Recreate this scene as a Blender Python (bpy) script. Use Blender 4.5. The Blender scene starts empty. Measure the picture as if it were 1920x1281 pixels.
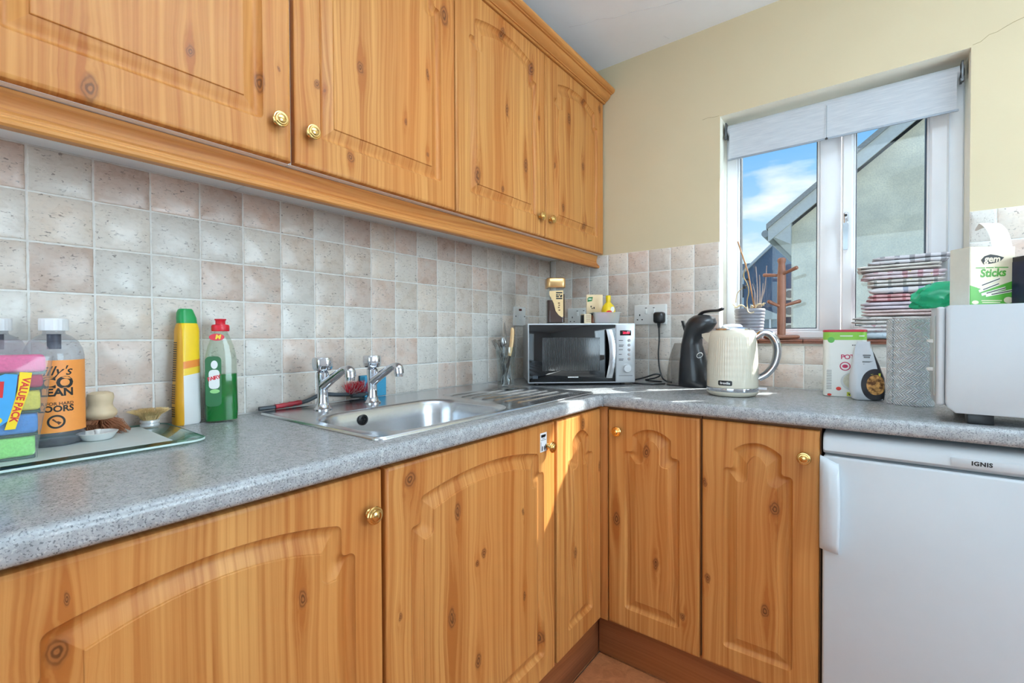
import bpy, bmesh, math, random
from mathutils import Vector, Matrix
from mathutils.geometry import tessellate_polygon

scene = bpy.context.scene
COL = scene.collection
random.seed(7)
PI = math.pi

def lin(c):
    """sRGB 0-255 -> linear RGBA"""
    o = []
    for v in c[:3]:
        v = v / 255.0
        o.append(v / 12.92 if v <= 0.04045 else ((v + 0.055) / 1.055) ** 2.4)
    return (o[0], o[1], o[2], 1.0)

# ------------------------------------------------------------------ camera
CAM = Vector((1.32231, -2.03622, 1.13921))
YAW, PITCH, ROLL = -0.659434563, -0.0148461259, -0.00423632908
cam_d = bpy.data.cameras.new('camera')
cam_d.sensor_fit = 'HORIZONTAL'
cam_d.sensor_width = 36.0
cam_d.lens = 862.845 / 1920 * 36.0
cam_d.clip_start = 0.02
cam_d.clip_end = 400
cam = bpy.data.objects.new('camera', cam_d)
COL.objects.link(cam)
fx = Vector((math.sin(YAW), math.cos(YAW), 0)); rx = Vector((math.cos(YAW), -math.sin(YAW), 0)); upv = Vector((0, 0, 1))
F = fx * math.cos(PITCH) + upv * math.sin(PITCH)
U = -fx * math.sin(PITCH) + upv * math.cos(PITCH)
R2 = rx * math.cos(ROLL) + U * math.sin(ROLL)
U2 = -rx * math.sin(ROLL) + U * math.cos(ROLL)
cam.matrix_world = Matrix(((R2.x, U2.x, -F.x, CAM.x), (R2.y, U2.y, -F.y, CAM.y), (R2.z, U2.z, -F.z, CAM.z), (0, 0, 0, 1)))
scene.camera = cam

# ------------------------------------------------------------------ world, sun, exposure
scene.view_settings.view_transform = 'Standard'
scene.view_settings.look = 'None'
scene.view_settings.exposure = 0.46
scene.view_settings.gamma = 1.0
scene.view_settings.use_curve_mapping = False
scene.cycles.max_bounces = 8
scene.cycles.diffuse_bounces = 4
scene.cycles.glossy_bounces = 4
scene.cycles.transparent_max_bounces = 16
scene.cycles.sample_clamp_indirect = 6.0
scene.cycles.caustics_reflective = False
scene.cycles.caustics_refractive = False

world = bpy.data.worlds.new('sky')
scene.world = world
world.use_nodes = True
wn = world.node_tree
wn.nodes.clear()
w_out = wn.nodes.new('ShaderNodeOutputWorld')
w_bg = wn.nodes.new('ShaderNodeBackground')
w_tc = wn.nodes.new('ShaderNodeTexCoord')
w_sep = wn.nodes.new('ShaderNodeSeparateXYZ')
w_ramp = wn.nodes.new('ShaderNodeValToRGB')
w_map = wn.nodes.new('ShaderNodeMapping')
w_map.inputs['Scale'].default_value = (3.0, 3.0, 9.0)
w_map.inputs['Location'].default_value = (0.3, 0.0, 0.6)
w_noise = wn.nodes.new('ShaderNodeTexNoise')
w_noise.inputs['Scale'].default_value = 1.6
w_noise.inputs['Detail'].default_value = 6
w_cr = wn.nodes.new('ShaderNodeValToRGB')
w_mix = wn.nodes.new('ShaderNodeMixRGB')
L = wn.links.new
L(w_tc.outputs['Generated'], w_sep.inputs[0])
L(w_sep.outputs['Z'], w_ramp.inputs[0])
w_ramp.color_ramp.elements[0].position = 0.0
w_ramp.color_ramp.elements[0].color = lin((228, 240, 248))
w_ramp.color_ramp.elements[1].position = 0.36
w_ramp.color_ramp.elements[1].color = lin((112, 184, 247))
e = w_ramp.color_ramp.elements.new(0.17); e.color = lin((190, 225, 250))
e = w_ramp.color_ramp.elements.new(1.0); e.color = lin((84, 150, 232))
L(w_tc.outputs['Generated'], w_map.inputs['Vector'])
L(w_map.outputs[0], w_noise.inputs['Vector'])
L(w_noise.outputs['Fac'], w_cr.inputs[0])
w_cr.color_ramp.elements[0].position = 0.58
w_cr.color_ramp.elements[0].color = (0, 0, 0, 1)
w_cr.color_ramp.elements[1].position = 0.74
w_cr.color_ramp.elements[1].color = (1, 1, 1, 1)
L(w_cr.outputs[0], w_mix.inputs['Fac'])
L(w_ramp.outputs[0], w_mix.inputs['Color1'])
w_mix.inputs['Color2'].default_value = (1.05, 1.05, 1.05, 1)
L(w_mix.outputs[0], w_bg.inputs['Color'])
w_bg.inputs['Strength'].default_value = 0.90
L(w_bg.outputs[0], w_out.inputs['Surface'])

def add_light(name, kind, loc, direction, energy, color=(1, 1, 1), **kw):
    d = bpy.data.lights.new(name, kind)
    d.energy = energy
    d.color = color
    for k, v in kw.items():
        setattr(d, k, v)
    o = bpy.data.objects.new(name, d)
    COL.objects.link(o)
    o.location = loc
    o.rotation_euler = Vector(direction).to_track_quat('-Z', 'Y').to_euler()
    return o

SUN_DIR = (-0.80, -1.0, -1.03)
add_light('sun', 'SUN', (4, 5, 6), SUN_DIR, 15.0, (1.0, 0.97, 0.93), angle=math.radians(1.2))
# added fill light in an invented door opening behind the camera
add_light('rear_fill_light', 'AREA', (1.3, -4.33, 1.2), (0, 1, 0.0), 22.0, (0.68, 0.87, 1.0), shape='RECTANGLE', size=1.9, size_y=2.1)
# added fill light in an invented window opening, right-hand wall, out of view
add_light('side_fill_light', 'AREA', (3.27, -1.0, 1.45), (-1, -0.05, 0.0), 33.0, (0.68, 0.87, 1.0), shape='RECTANGLE', size=1.28, size_y=1.18)
# ------------------------------------------------------------------ materials
MATS = {}
class NB:
    """small node builder"""
    def __init__(s, name):
        s.m = bpy.data.materials.new(name)
        s.m.use_nodes = True
        s.nt = s.m.node_tree
        s.b = s.nt.nodes['Principled BSDF']
        s.out = s.nt.nodes['Material Output']
    def n(s, t, **kw):
        nd = s.nt.nodes.new(t)
        for k, v in kw.items():
            setattr(nd, k, v)
        return nd
    def l(s, a, b):
        s.nt.links.new(a, b)
    def put(s, sock, v):
        if hasattr(v, 'is_linked') or isinstance(v, bpy.types.NodeSocket):
            s.l(v, sock)
        else:
            sock.default_value = v
    def M(s, op, a, b=None, c=None, clamp=False):
        nd = s.n('ShaderNodeMath', operation=op, use_clamp=clamp)
        s.put(nd.inputs[0], a)
        if b is not None: s.put(nd.inputs[1], b)
        if c is not None: s.put(nd.inputs[2], c)
        return nd.outputs[0]
    def rng(s, v, a, b, c=0.0, d=1.0):
        nd = s.n('ShaderNodeMapRange')
        s.put(nd.inputs['Value'], v)
        nd.inputs['From Min'].default_value = a; nd.inputs['From Max'].default_value = b
        nd.inputs['To Min'].default_value = c; nd.inputs['To Max'].default_value = d
        return nd.outputs['Result']
    def mix(s, f, a, b, mode='MIX'):
        nd = s.n('ShaderNodeMixRGB', blend_type=mode)
        s.put(nd.inputs['Fac'], f); s.put(nd.inputs['Color1'], a); s.put(nd.inputs['Color2'], b)
        return nd.outputs[0]
    def vec(s, x, y, z):
        nd = s.n('ShaderNodeCombineXYZ')
        s.put(nd.inputs[0], x); s.put(nd.inputs[1], y); s.put(nd.inputs[2], z)
        return nd.outputs[0]
    def noise(s, v, scale=1.0, detail=2.0, rough=0.5, dist=0.0):
        nd = s.n('ShaderNodeTexNoise')
        s.l(v, nd.inputs['Vector'])
        nd.inputs['Scale'].default_value = scale; nd.inputs['Detail'].default_value = detail
        nd.inputs['Roughness'].default_value = rough; nd.inputs['Distortion'].default_value = dist
        return nd.outputs['Fac']
    def voro(s, v, scale, feat='F1', out='Distance'):
        nd = s.n('ShaderNodeTexVoronoi', feature=feat)
        s.l(v, nd.inputs['Vector']); nd.inputs['Scale'].default_value = scale
        return nd.outputs[out]
    def obj(s):
        return s.n('ShaderNodeTexCoord').outputs['Object']
    def xyz(s, v):
        nd = s.n('ShaderNodeSeparateXYZ'); s.l(v, nd.inputs[0]); return nd.outputs
    def set(s, **kw):
        for k, v in kw.items():
            s.put(s.b.inputs[k.replace('_', ' ')], v)
        return s
    def bump(s, h, strength=0.2, dist=0.002):
        nd = s.n('ShaderNodeBump')
        nd.inputs['Strength'].default_value = strength; nd.inputs['Distance'].default_value = dist
        s.l(h, nd.inputs['Height']); s.l(nd.outputs[0], s.b.inputs['Normal'])

def pm(name, c, rough=0.5, metal=0.0, var=0.0, vscale=40.0, bump=0.0, spec=0.5, coat=0.0, sub=0.0, emit=None, es=1.0):
    """plain procedural material with a little tonal noise"""
    if name in MATS: return MATS[name]
    n = NB(name)
    c = lin(c)
    if var > 0 or bump > 0:
        nz = n.noise(n.obj(), vscale, 4.0, 0.6)
        f = n.rng(nz, 0.3, 0.7)
        d = tuple(max(0, x * (1 - var)) for x in c[:3]) + (1,)
        h = tuple(min(1, x * (1 + var)) for x in c[:3]) + (1,)
        n.set(Base_Color=n.mix(f, d, h))
        if bump > 0: n.bump(nz, bump, 0.002)
    else:
        n.set(Base_Color=c)
    n.set(Roughness=rough, Metallic=metal)
    n.b.inputs['Specular IOR Level'].default_value = spec
    n.b.inputs['Coat Weight'].default_value = coat
    if sub: n.b.inputs['Subsurface Weight'].default_value = sub
    if emit:
        n.b.inputs['Emission Color'].default_value = lin(emit); n.b.inputs['Emission Strength'].default_value = es
    MATS[name] = n.m
    return n.m

def thin_glass(name, tint=(255, 255, 255), rough=0.02, refl=0.9, body=0.0, bodycol=(255, 255, 255), ior=1.45):
    """thin clear sheet: transparent with a fresnel gloss, and optional faint body colour"""
    if name in MATS: return MATS[name]
    n = NB(name)
    n.nt.nodes.remove(n.b)
    tr = n.n('ShaderNodeBsdfTransparent'); tr.inputs[0].default_value = lin(tint)
    gl = n.n('ShaderNodeBsdfGlossy'); gl.inputs['Color'].default_value = (refl, refl, refl, 1); gl.inputs['Roughness'].default_value = rough
    lw = n.n('ShaderNodeLayerWeight'); lw.inputs[0].default_value = 0.5
    frs = n.M('MULTIPLY_ADD', n.M('POWER', lw.outputs['Facing'], 5.0), 0.94, ((ior - 1) / (ior + 1)) ** 2)
    last = tr.outputs[0]
    if body > 0:
        df = n.n('ShaderNodeBsdfDiffuse'); df.inputs[0].default_value = lin(bodycol)
        mb = n.n('ShaderNodeMixShader'); mb.inputs[0].default_value = body
        n.l(tr.outputs[0], mb.inputs[1]); n.l(df.outputs[0], mb.inputs[2]); last = mb.outputs[0]
    mx = n.n('ShaderNodeMixShader')
    n.l(frs, mx.inputs[0]); n.l(last, mx.inputs[1]); n.l(gl.outputs[0], mx.inputs[2])
    n.l(mx.outputs[0], n.out.inputs['Surface'])
    MATS[name] = n.m
    return n.m

def wood(name, knots=(), horiz=False, light=(207, 150, 86), dark=(160, 95, 43), seed=0.0, rough=0.40):
    if name in MATS: return MATS[name]
    n = NB(name)
    o = n.xyz(n.obj())
    if horiz:
        Uc, Vc = n.M('ADD', o[2], n.M('MULTIPLY', o[1], 0.7)), o[0]
    else:
        Uc, Vc = o[0], o[2]
    w1 = n.noise(n.vec(n.M('MULTIPLY_ADD', Uc, 2.2, seed), n.M('MULTIPLY', Vc, 0.9), seed), 1.0, 2.0)
    g = n.M('MULTIPLY_ADD', n.M('SUBTRACT', w1, 0.5), 0.10, Uc)
    kd = None; hl = None; rings = None
    jn = n.noise(n.vec(n.M('MULTIPLY_ADD', Uc, 55.0, seed), n.M('MULTIPLY', Vc, 40.0), seed), 1.0, 2.0)
    j1 = n.M('MULTIPLY', n.M('SUBTRACT', jn, 0.5), 0.011)
    Uk = n.M('ADD', Uc, j1); Vk = n.M('SUBTRACT', Vc, n.M('MULTIPLY', j1, 1.3))
    for (ku, kv, ru, rv) in knots:
        a = n.M('SUBTRACT', Uk, ku)
        du = n.M('MULTIPLY', a, 1.0 / ru); dv = n.M('MULTIPLY', n.M('SUBTRACT', Vk, kv), 1.0 / rv)
        du2 = n.M('MULTIPLY', du, du); dv2 = n.M('MULTIPLY', dv, dv)
        r2 = n.M('ADD', du2, dv2)
        ex = n.M('EXPONENT', n.M('MULTIPLY', n.M('MULTIPLY_ADD', dv2, 0.35, du2), -0.16))
        g = n.M('SUBTRACT', g, n.M('MULTIPLY', n.M('MULTIPLY', a, 0.8), ex))
        k1 = n.rng(r2, 0.25, 1.25, 1.0, 0.0)
        rg = n.M('MULTIPLY', n.M('SINE', n.M('MULTIPLY', n.M('SQRT', r2), 15.0)), k1)
        h1 = n.M('EXPONENT', n.M('MULTIPLY', n.M('MULTIPLY_ADD', dv2, 0.13, n.M('MULTIPLY', du2, 0.75)), -0.9))
        kd = k1 if kd is None else n.M('MAXIMUM', kd, k1)
        hl = h1 if hl is None else n.M('MAXIMUM', hl, h1)
        rings = rg if rings is None else n.M('ADD', rings, rg)
    s1 = n.noise(n.vec(n.M('MULTIPLY_ADD', g, 26.0, seed * 3), n.M('MULTIPLY', Vc, 0.45), seed), 1.0, 3.0, 0.6)
    s2 = n.noise(n.vec(n.M('MULTIPLY_ADD', g, 120.0, seed * 7), n.M('MULTIPLY', Vc, 0.9), seed + 4), 1.0, 2.0, 0.5)
    s3 = n.noise(n.vec(n.M('MULTIPLY', g, 480.0), n.M('MULTIPLY', Vc, 9.0), seed + 9), 1.0, 2.0, 0.6)
    t = n.M('MULTIPLY_ADD', n.rng(s2, 0.38, 0.66), 0.58, n.M('MULTIPLY', n.rng(s1, 0.34, 0.66), 0.46))
    t = n.M('MULTIPLY_ADD', n.M('SUBTRACT', s3, 0.5), 0.35, t)
    if hl is not None:
        t = n.M('MULTIPLY_ADD', n.M('MULTIPLY', hl, n.rng(s2, 0.30, 0.62)), 0.85, t)
    col = n.mix(n.M('MULTIPLY', t, 1.0, clamp=True), lin(light), lin(dark))
    tone = n.noise(n.vec(n.M('MULTIPLY_ADD', Uc, 5.0, seed), n.M('MULTIPLY', Vc, 1.3), 2.0 + seed), 1.0, 2.0)
    col = n.mix(n.rng(tone, 0.35, 0.7, 0.0, 0.4), col, lin((186, 108, 46)))
    if kd is not None:
        kcol = n.mix(n.rng(rings, -0.7, 0.7), lin((92, 52, 26)), lin((150, 92, 48)))
        col = n.mix(n.M('MULTIPLY', kd, 0.9), col, kcol)
    n.set(Base_Color=col, Roughness=rough)
    n.b.inputs['Specular IOR Level'].default_value = 0.22
    n.bump(s3, 0.06, 0.001)
    MATS[name] = n.m
    return n.m

# ------------------------------------------------------------------ mesh helpers
def link(o, parent=None):
    COL.objects.link(o)
    if parent is not None: o.parent = parent
    return o
def mesh_obj(name, me, mat=None, parent=None, loc=None, rot=None):
    o = bpy.data.objects.new(name, me)
    if mat is not None and not me.materials: me.materials.append(mat)
    link(o, parent)
    if loc is not None: o.location = loc
    if rot is not None: o.rotation_euler = rot
    return o
def finish(bm, name, smooth=40, doubles=True):
    if doubles: bmesh.ops.remove_doubles(bm, verts=bm.verts, dist=1e-6)
    bmesh.ops.recalc_face_normals(bm, faces=bm.faces)
    me = bpy.data.meshes.new(name)
    bm.to_mesh(me); bm.free()
    if smooth:
        for p in me.polygons: p.use_smooth = True
        me.set_sharp_from_angle(angle=math.radians(smooth))
    return me
def ob(name, bm, mat, parent=None, loc=None, rot=None, smooth=40):
    return mesh_obj(name, finish(bm, name, smooth), mat, parent, loc, rot)
def pyd(name, verts, faces, mat, parent=None, loc=None, rot=None, smooth=40, recalc=True):
    me = bpy.data.meshes.new(name)
    me.from_pydata([tuple(v) for v in verts], [], faces)
    if recalc:
        bm = bmesh.new(); bm.from_mesh(me); bmesh.ops.recalc_face_normals(bm, faces=bm.faces); bm.to_mesh(me); bm.free()
    if smooth:
        for p in me.polygons: p.use_smooth = True
        me.set_sharp_from_angle(angle=math.radians(smooth))
    return mesh_obj(name, me, mat, parent, loc, rot)
def thing(name, label, cat, loc=(0, 0, 0), rz=0.0, group=None):
    o = bpy.data.objects.new(name, None)
    o.empty_display_size = 0.05
    COL.objects.link(o)
    o.location = loc; o.rotation_euler = (0, 0, rz)
    tag(o, label, cat, group)
    return o
def tag(o, label, cat, group=None):
    o['label'] = label; o['category'] = cat
    if group: o['group'] = group
    return o
def struct(o):
    o['kind'] = 'structure'
    return o
def box(bm, x0, x1, y0, y1, z0, z1, bev=0.0, seg=2):
    t = bmesh.new()
    vs = [t.verts.new(p) for p in ((x0, y0, z0), (x1, y0, z0), (x1, y1, z0), (x0, y1, z0), (x0, y0, z1), (x1, y0, z1), (x1, y1, z1), (x0, y1, z1))]
    for f in ((0, 3, 2, 1), (4, 5, 6, 7), (0, 1, 5, 4), (1, 2, 6, 5), (2, 3, 7, 6), (3, 0, 4, 7)):
        t.faces.new([vs[i] for i in f])
    if bev > 0:
        bmesh.ops.bevel(t, geom=list(t.edges), offset=bev, segments=seg, profile=0.5, affect='EDGES')
    me = bpy.data.meshes.new('tmp'); t.to_mesh(me); t.free()
    bm.from_mesh(me); bpy.data.meshes.remove(me)
    return bm
def BX(*a, **k):
    return box(bmesh.new(), *a, **k)
def prism(poly, axis, a, b, bm=None):
    """poly of 2D points extruded along axis from a to b. axis x: (y,z); y: (x,z); z: (x,y)"""
    bm = bm or bmesh.new()
    def P(p, t):
        return {'x': (t, p[0], p[1]), 'y': (p[0], t, p[1]), 'z': (p[0], p[1], t)}[axis]
    A = [bm.verts.new(P(p, a)) for p in poly]; B = [bm.verts.new(P(p, b)) for p in poly]
    k = len(poly)
    for i in range(k):
        bm.faces.new((A[i], A[(i + 1) % k], B[(i + 1) % k], B[i]))
    bm.faces.new(A[::-1]); bm.faces.new(B)
    return bm
def lathe(prof, n=32, bm=None, sx=1.0, sy=1.0, power=2.0, c=(0, 0, 0), capb=True, capt=True):
    """profile [(r,z)], optional superellipse section"""
    bm = bm or bmesh.new()
    rings = []
    for r, z in prof:
        ring = []
        for i in range(n):
            a = 2 * PI * i / n
            ca, sa = math.cos(a), math.sin(a)
            ux = math.copysign(abs(ca) ** (2.0 / power), ca); uy = math.copysign(abs(sa) ** (2.0 / power), sa)
            ring.append(bm.verts.new((c[0] + r * sx * ux, c[1] + r * sy * uy, c[2] + z)))
        rings.append(ring)
    for a, b in zip(rings, rings[1:]):
        for i in range(n):
            bm.faces.new((a[i], a[(i + 1) % n], b[(i + 1) % n], b[i]))
    if capb and prof[0][0] > 1e-5: bm.faces.new(rings[0][::-1])
    if capt and prof[-1][0] > 1e-5: bm.faces.new(rings[-1])
    return bm
def loft(secs, bm=None, cap=True):
    """list of closed rings (lists of 3D points)"""
    bm = bm or bmesh.new()
    R = [[bm.verts.new(p) for p in s] for s in secs]
    n = len(R[0])
    for a, b in zip(R, R[1:]):
        for i in range(n):
            bm.faces.new((a[i], a[(i + 1) % n], b[(i + 1) % n], b[i]))
    if cap:
        bm.faces.new(R[0][::-1]); bm.faces.new(R[-1])
    return bm
def spline(pts, per=6):
    pts = [Vector(p) for p in pts]
    out = []
    for i in range(len(pts) - 1):
        p0 = pts[max(i - 1, 0)]; p1 = pts[i]; p2 = pts[i + 1]; p3 = pts[min(i + 2, len(pts) - 1)]
        for k in range(per):
            t = k / per
            out.append(0.5 * ((2 * p1) + (p2 - p0) * t + (2 * p0 - 5 * p1 + 4 * p2 - p3) * t * t + (3 * p1 - p0 - 3 * p2 + p3) * t ** 3))
    out.append(pts[-1])
    return out
def tube(pts, rad, n=10, bm=None, flat=1.0, ref=None):
    """sweep a circle (or ellipse, flat = second-axis ratio) along points; rad number or list"""
    bm = bm or bmesh.new()
    pts = [Vector(p) for p in pts]
    k = len(pts)
    rr = rad if isinstance(rad, (list, tuple)) else [rad] * k
    T = []
    for i in range(k):
        d = pts[min(i + 1, k - 1)] - pts[max(i - 1, 0)]
        T.append(d.normalized())
    up = Vector(ref) if ref else (Vector((0, 0, 1)) if abs(T[0].z) < 0.9 else Vector((1, 0, 0)))
    N = (up - T[0] * up.dot(T[0])).normalized()
    rings = []
    for i in range(k):
        N = (N - T[i] * N.dot(T[i]))
        if N.length < 1e-6: N = T[i].orthogonal()
        N.normalize()
        B = T[i].cross(N)
        rings.append([bm.verts.new(pts[i] + (N * math.cos(2 * PI * j / n) + B * (math.sin(2 * PI * j / n) * flat)) * rr[i]) for j in range(n)])
    for a, b in zip(rings, rings[1:]):
        for j in range(n):
            bm.faces.new((a[j], a[(j + 1) % n], b[(j + 1) % n], b[j]))
    bm.faces.new(rings[0][::-1]); bm.faces.new(rings[-1])
    return bm
def rrect(x0, x1, y0, y1, r, k=5):
    pts = []
    for cx, cy, a0 in ((x1 - r, y1 - r, 0), (x0 + r, y1 - r, 90), (x0 + r, y0 + r, 180), (x1 - r, y0 + r, 270)):
        for i in range(k + 1):
            a = math.radians(a0 + 90.0 * i / k)
            pts.append((cx + r * math.cos(a), cy + r * math.sin(a)))
    return pts
def holes(bm, outer, inners, z, fn=None):
    """flat face of outer loop with holes"""
    fn = fn or (lambda p: (p[0], p[1], z))
    loops = [[Vector((p[0], p[1], 0)) for p in outer]] + [[Vector((p[0], p[1], 0)) for p in h] for h in inners]
    flat = [p for l in loops for p in l]
    vs = [bm.verts.new(fn(p)) for p in flat]
    for t in tessellate_polygon(loops):
        try: bm.faces.new([vs[i] for i in t])
        except ValueError: pass
    return bm
_txt = {}
def text_geo(s, size, align='CENTER', shear=0.0, bold=0.0, spacing=1.0):
    key = (s, size, align, shear, bold, spacing)
    if key in _txt: return _txt[key]
    cu = bpy.data.curves.new('t', 'FONT')
    cu.body = s; cu.size = size; cu.align_x = align; cu.align_y = 'CENTER'; cu.shear = shear; cu.offset = bold
    cu.space_character = spacing
    cu.resolution_u = 3
    o = bpy.data.objects.new('t', cu); COL.objects.link(o)
    bpy.context.view_layer.update()
    dg = bpy.context.evaluated_depsgraph_get()
    me = o.evaluated_get(dg).to_mesh()
    vs = [(v.co.x, v.co.y) for v in me.vertices]; fs = [tuple(p.vertices) for p in me.polygons]
    o.evaluated_get(dg).to_mesh_clear()
    bpy.data.objects.remove(o); bpy.data.curves.remove(cu)
    _txt[key] = (vs, fs)
    return vs, fs
def flat_geo(polys):
    vs, fs = [], []
    for p in polys:
        b = len(vs); vs += list(p); fs.append(tuple(range(b, b + len(p))))
    return vs, fs
def bars(rows, h):
    """little print bars: (x0,x1,z) rows"""
    return flat_geo([[(a, z - h / 2), (b, z - h / 2), (b, z + h / 2), (a, z + h / 2)] for a, b, z in rows])
def disc(cx, cz, rx_, rz_=None, n=28):
    rz_ = rz_ or rx_
    return [(cx + rx_ * math.cos(2 * PI * i / n), cz + rz_ * math.sin(2 * PI * i / n)) for i in range(n)]
def decal(name, geo, fn, mat, parent, dx=0.0, dz=0.0, rot=0.0):
    """flat print mapped by fn(x,z)->3D"""
    vs, fs = geo
    c, s_ = math.cos(rot), math.sin(rot)
    P = [fn(dx + x * c - z * s_, dz + x * s_ + z * c) for x, z in vs]
    return pyd(name, P, fs, mat, parent, smooth=0, recalc=False)
def front(y):
    return lambda x, z: (x, y, z)
def cyl(r, yc=0.0):
    """print on the -y side of a vertical cylinder"""
    return lambda x, z: (r * math.sin(x / r), yc - r * math.cos(x / r), z)
def copy_tree(o, parent=None):
    c = o.copy(); COL.objects.link(c); c.parent = parent
    for ch in list(o.children): copy_tree(ch, c)
    return c

# ------------------------------------------------------------------ common materials
def tile_material():
    n = NB('glazed_wall_tile')
    oi = n.n('ShaderNodeObjectInfo')
    o = n.xyz(n.obj())
    r = n.M('MULTIPLY', oi.outputs['Random'], 37.0)
    v = n.vec(n.M('ADD', o[0], r), n.M('MULTIPLY', o[1], 0.0), n.M('SUBTRACT', o[2], r))
    big = n.noise(v, 22.0, 3.0, 0.55)
    col = n.mix(n.rng(big, 0.32, 0.7, 0.0, 0.55), oi.outputs['Color'], lin((222, 216, 208)))
    v2 = n.vec(n.M('MULTIPLY', n.M('ADD', o[0], r), 0.55), 0.0, n.M('SUBTRACT', o[2], r))
    fl = n.noise(v2, 210.0, 2.0, 0.5, 0.8)
    fm = n.noise(v, 30.0, 2.0, 0.5)
    f = n.M('MULTIPLY', n.rng(fl, 0.61, 0.67), n.rng(fm, 0.42, 0.56))
    col = n.mix(n.M('MULTIPLY', f, 0.68), col, lin((92, 76, 70)))
    fl2 = n.noise(v2, 120.0, 3.0, 0.6)
    col = n.mix(n.rng(fl2, 0.5, 0.75, 0.0, 0.22), col, lin((150, 126, 112)))
    n.set(Base_Color=col, Roughness=n.rng(big, 0.3, 0.7, 0.22, 0.38))
    n.bump(n.M('ADD', big, n.M('MULTIPLY', fl2, 0.25)), 0.25, 0.004)
    return n.m
M_TILE = tile_material()
def speckle():
    n = NB('grey_speckled_laminate')
    o = n.obj()
    base = n.mix(n.rng(n.noise(o, 90.0, 3.0), 0.3, 0.7), lin((146, 148, 150)), lin((174, 176, 178)))
    d = n.rng(n.noise(o, 380.0, 2.0, 0.5), 0.56, 0.64)
    col = n.mix(n.M('MULTIPLY', d, 0.7), base, lin((64, 67, 74)))
    d2 = n.rng(n.noise(o, 300.0, 1.0, 0.4), 0.62, 0.68)
    col = n.mix(n.M('MULTIPLY', d2, 0.4), col, lin((206, 206, 204)))
    n.set(Base_Color=col, Roughness=0.27)
    n.bump(n.noise(o, 350.0, 2.0), 0.05, 0.001)
    return n.m
M_TOP = speckle()
def wall_paint():
    n = NB('cream_wall_paint')
    o = n.obj()
    a = n.noise(o, 1.8, 3.0)
    n.set(Base_Color=n.mix(n.rng(a, 0.3, 0.7), lin((206, 190, 156)), lin((212, 196, 162))), Roughness=0.75)
    n.bump(n.noise(o, 160.0, 4.0), 0.08, 0.002)
    return n.m
M_WALL = wall_paint()
M_WALL2 = pm('pale_grey_wall_paint', (226, 229, 232), 0.8, var=0.02, vscale=3)
M_REVEAL = pm('sunlit_reveal_cream', (250, 245, 228), 0.7, var=0.01, vscale=20)  # wall cream lightened to paint in the sunlight on the reveal
M_CEIL = pm('white_ceiling_paint', (240, 243, 247), 0.85, var=0.03, vscale=3.0)
M_GROUT = pm('pale_grout', (236, 234, 229), 0.9, var=0.08, vscale=60)
M_WHITE = pm('white_melamine', (244, 245, 246), 0.4, var=0.02, vscale=30)
M_UPVC = pm('white_upvc', (246, 248, 252), 0.28, var=0.015, vscale=8)
M_GASKET = pm('dark_gasket', (52, 60, 70), 0.6, var=0.1)
M_BRASS = pm('polished_brass', (226, 186, 118), 0.14, 1.0, var=0.05, vscale=90)
M_STEEL = pm('brushed_steel', (205, 208, 212), 0.24, 1.0, var=0.05, vscale=140)
M_CHROME = pm('chrome', (215, 218, 224), 0.06, 1.0, var=0.03, vscale=60)
M_BLACK = pm('black_plastic', (24, 25, 27), 0.35, var=0.15, vscale=50)
M_CARC = pm('brown_carcass_edge', (120, 76, 38), 0.6, var=0.15, vscale=60)
M_PLASTW = pm('white_plastic', (235, 235, 232), 0.3, var=0.02, vscale=30)
M_APPL = pm('white_enamel', (200, 206, 210), 0.3, var=0.012, vscale=14)
M_PANE = thin_glass('window_glass', (246, 250, 250), 0.01, 0.9)
M_INK = pm('black_ink', (30, 28, 28), 0.6, var=0.1)
M_WHITEINK = pm('white_ink', (240, 240, 238), 0.6, var=0.02)

# ------------------------------------------------------------------ room shell
CEIL = 2.418
ROOM_X, ROOM_Y = 3.3, -4.36
WX0, WX1, WZ0, WZ1 = 0.832, 1.572, 1.098, 2.037     # window opening
def slab(name, x0, x1, y0, y1, z0, z1, mat):
    return struct(ob(name, BX(x0, x1, y0, y1, z0, z1), mat, smooth=0))
floor = slab('floor', -0.2, ROOM_X + 0.2, ROOM_Y - 0.2, 0.26, -0.14, -0.008, pm('grey_floor_grout', (92, 84, 78), 0.9, var=0.1))
ceiling = slab('ceiling', -0.2, ROOM_X + 0.2, ROOM_Y - 0.2, 0.26, CEIL, CEIL + 0.1, M_CEIL)
wall_left = slab('wall_left', -0.2, -0.0018, ROOM_Y - 0.2, 0.0, -0.008, CEIL, M_GROUT)
bm = bmesh.new()
for a in ((ROOM_Y - 0.2, -1.66, -0.008, CEIL), (-0.34, 0.006, -0.008, CEIL), (-1.66, -0.34, -0.008, 0.85), (-1.66, -0.34, 2.06, CEIL)):
    box(bm, ROOM_X, ROOM_X + 0.2, a[0], a[1], a[2], a[3])
wall_right = struct(ob('wall_right', bm, M_WALL2, smooth=0))  # opening left for the added side fill light
def holed_wall(name, x0, x1, z0, z1, hx0, hx1, hz0, hz1, ya, yb, mat, rmat):
    bm = bmesh.new()
    o_ = [(x0, z0), (x1, z0), (x1, z1), (x0, z1)]; h_ = [(hx0, hz0), (hx1, hz0), (hx1, hz1), (hx0, hz1)]
    for y in (ya, yb):
        holes(bm, o_, [h_], 0, lambda p, y=y: (p[0], y, p[1]))
    for loop in (o_, h_):
        for i in range(4):
            a, b = loop[i], loop[(i + 1) % 4]
            f = bm.faces.new([bm.verts.new(q) for q in ((a[0], ya, a[1]), (b[0], ya, b[1]), (b[0], yb, b[1]), (a[0], yb, a[1]))])
            if loop is h_: f.material_index = 1
    o = ob(name, bm, mat, smooth=0)
    o.data.materials.append(rmat)
    return struct(o)
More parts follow.
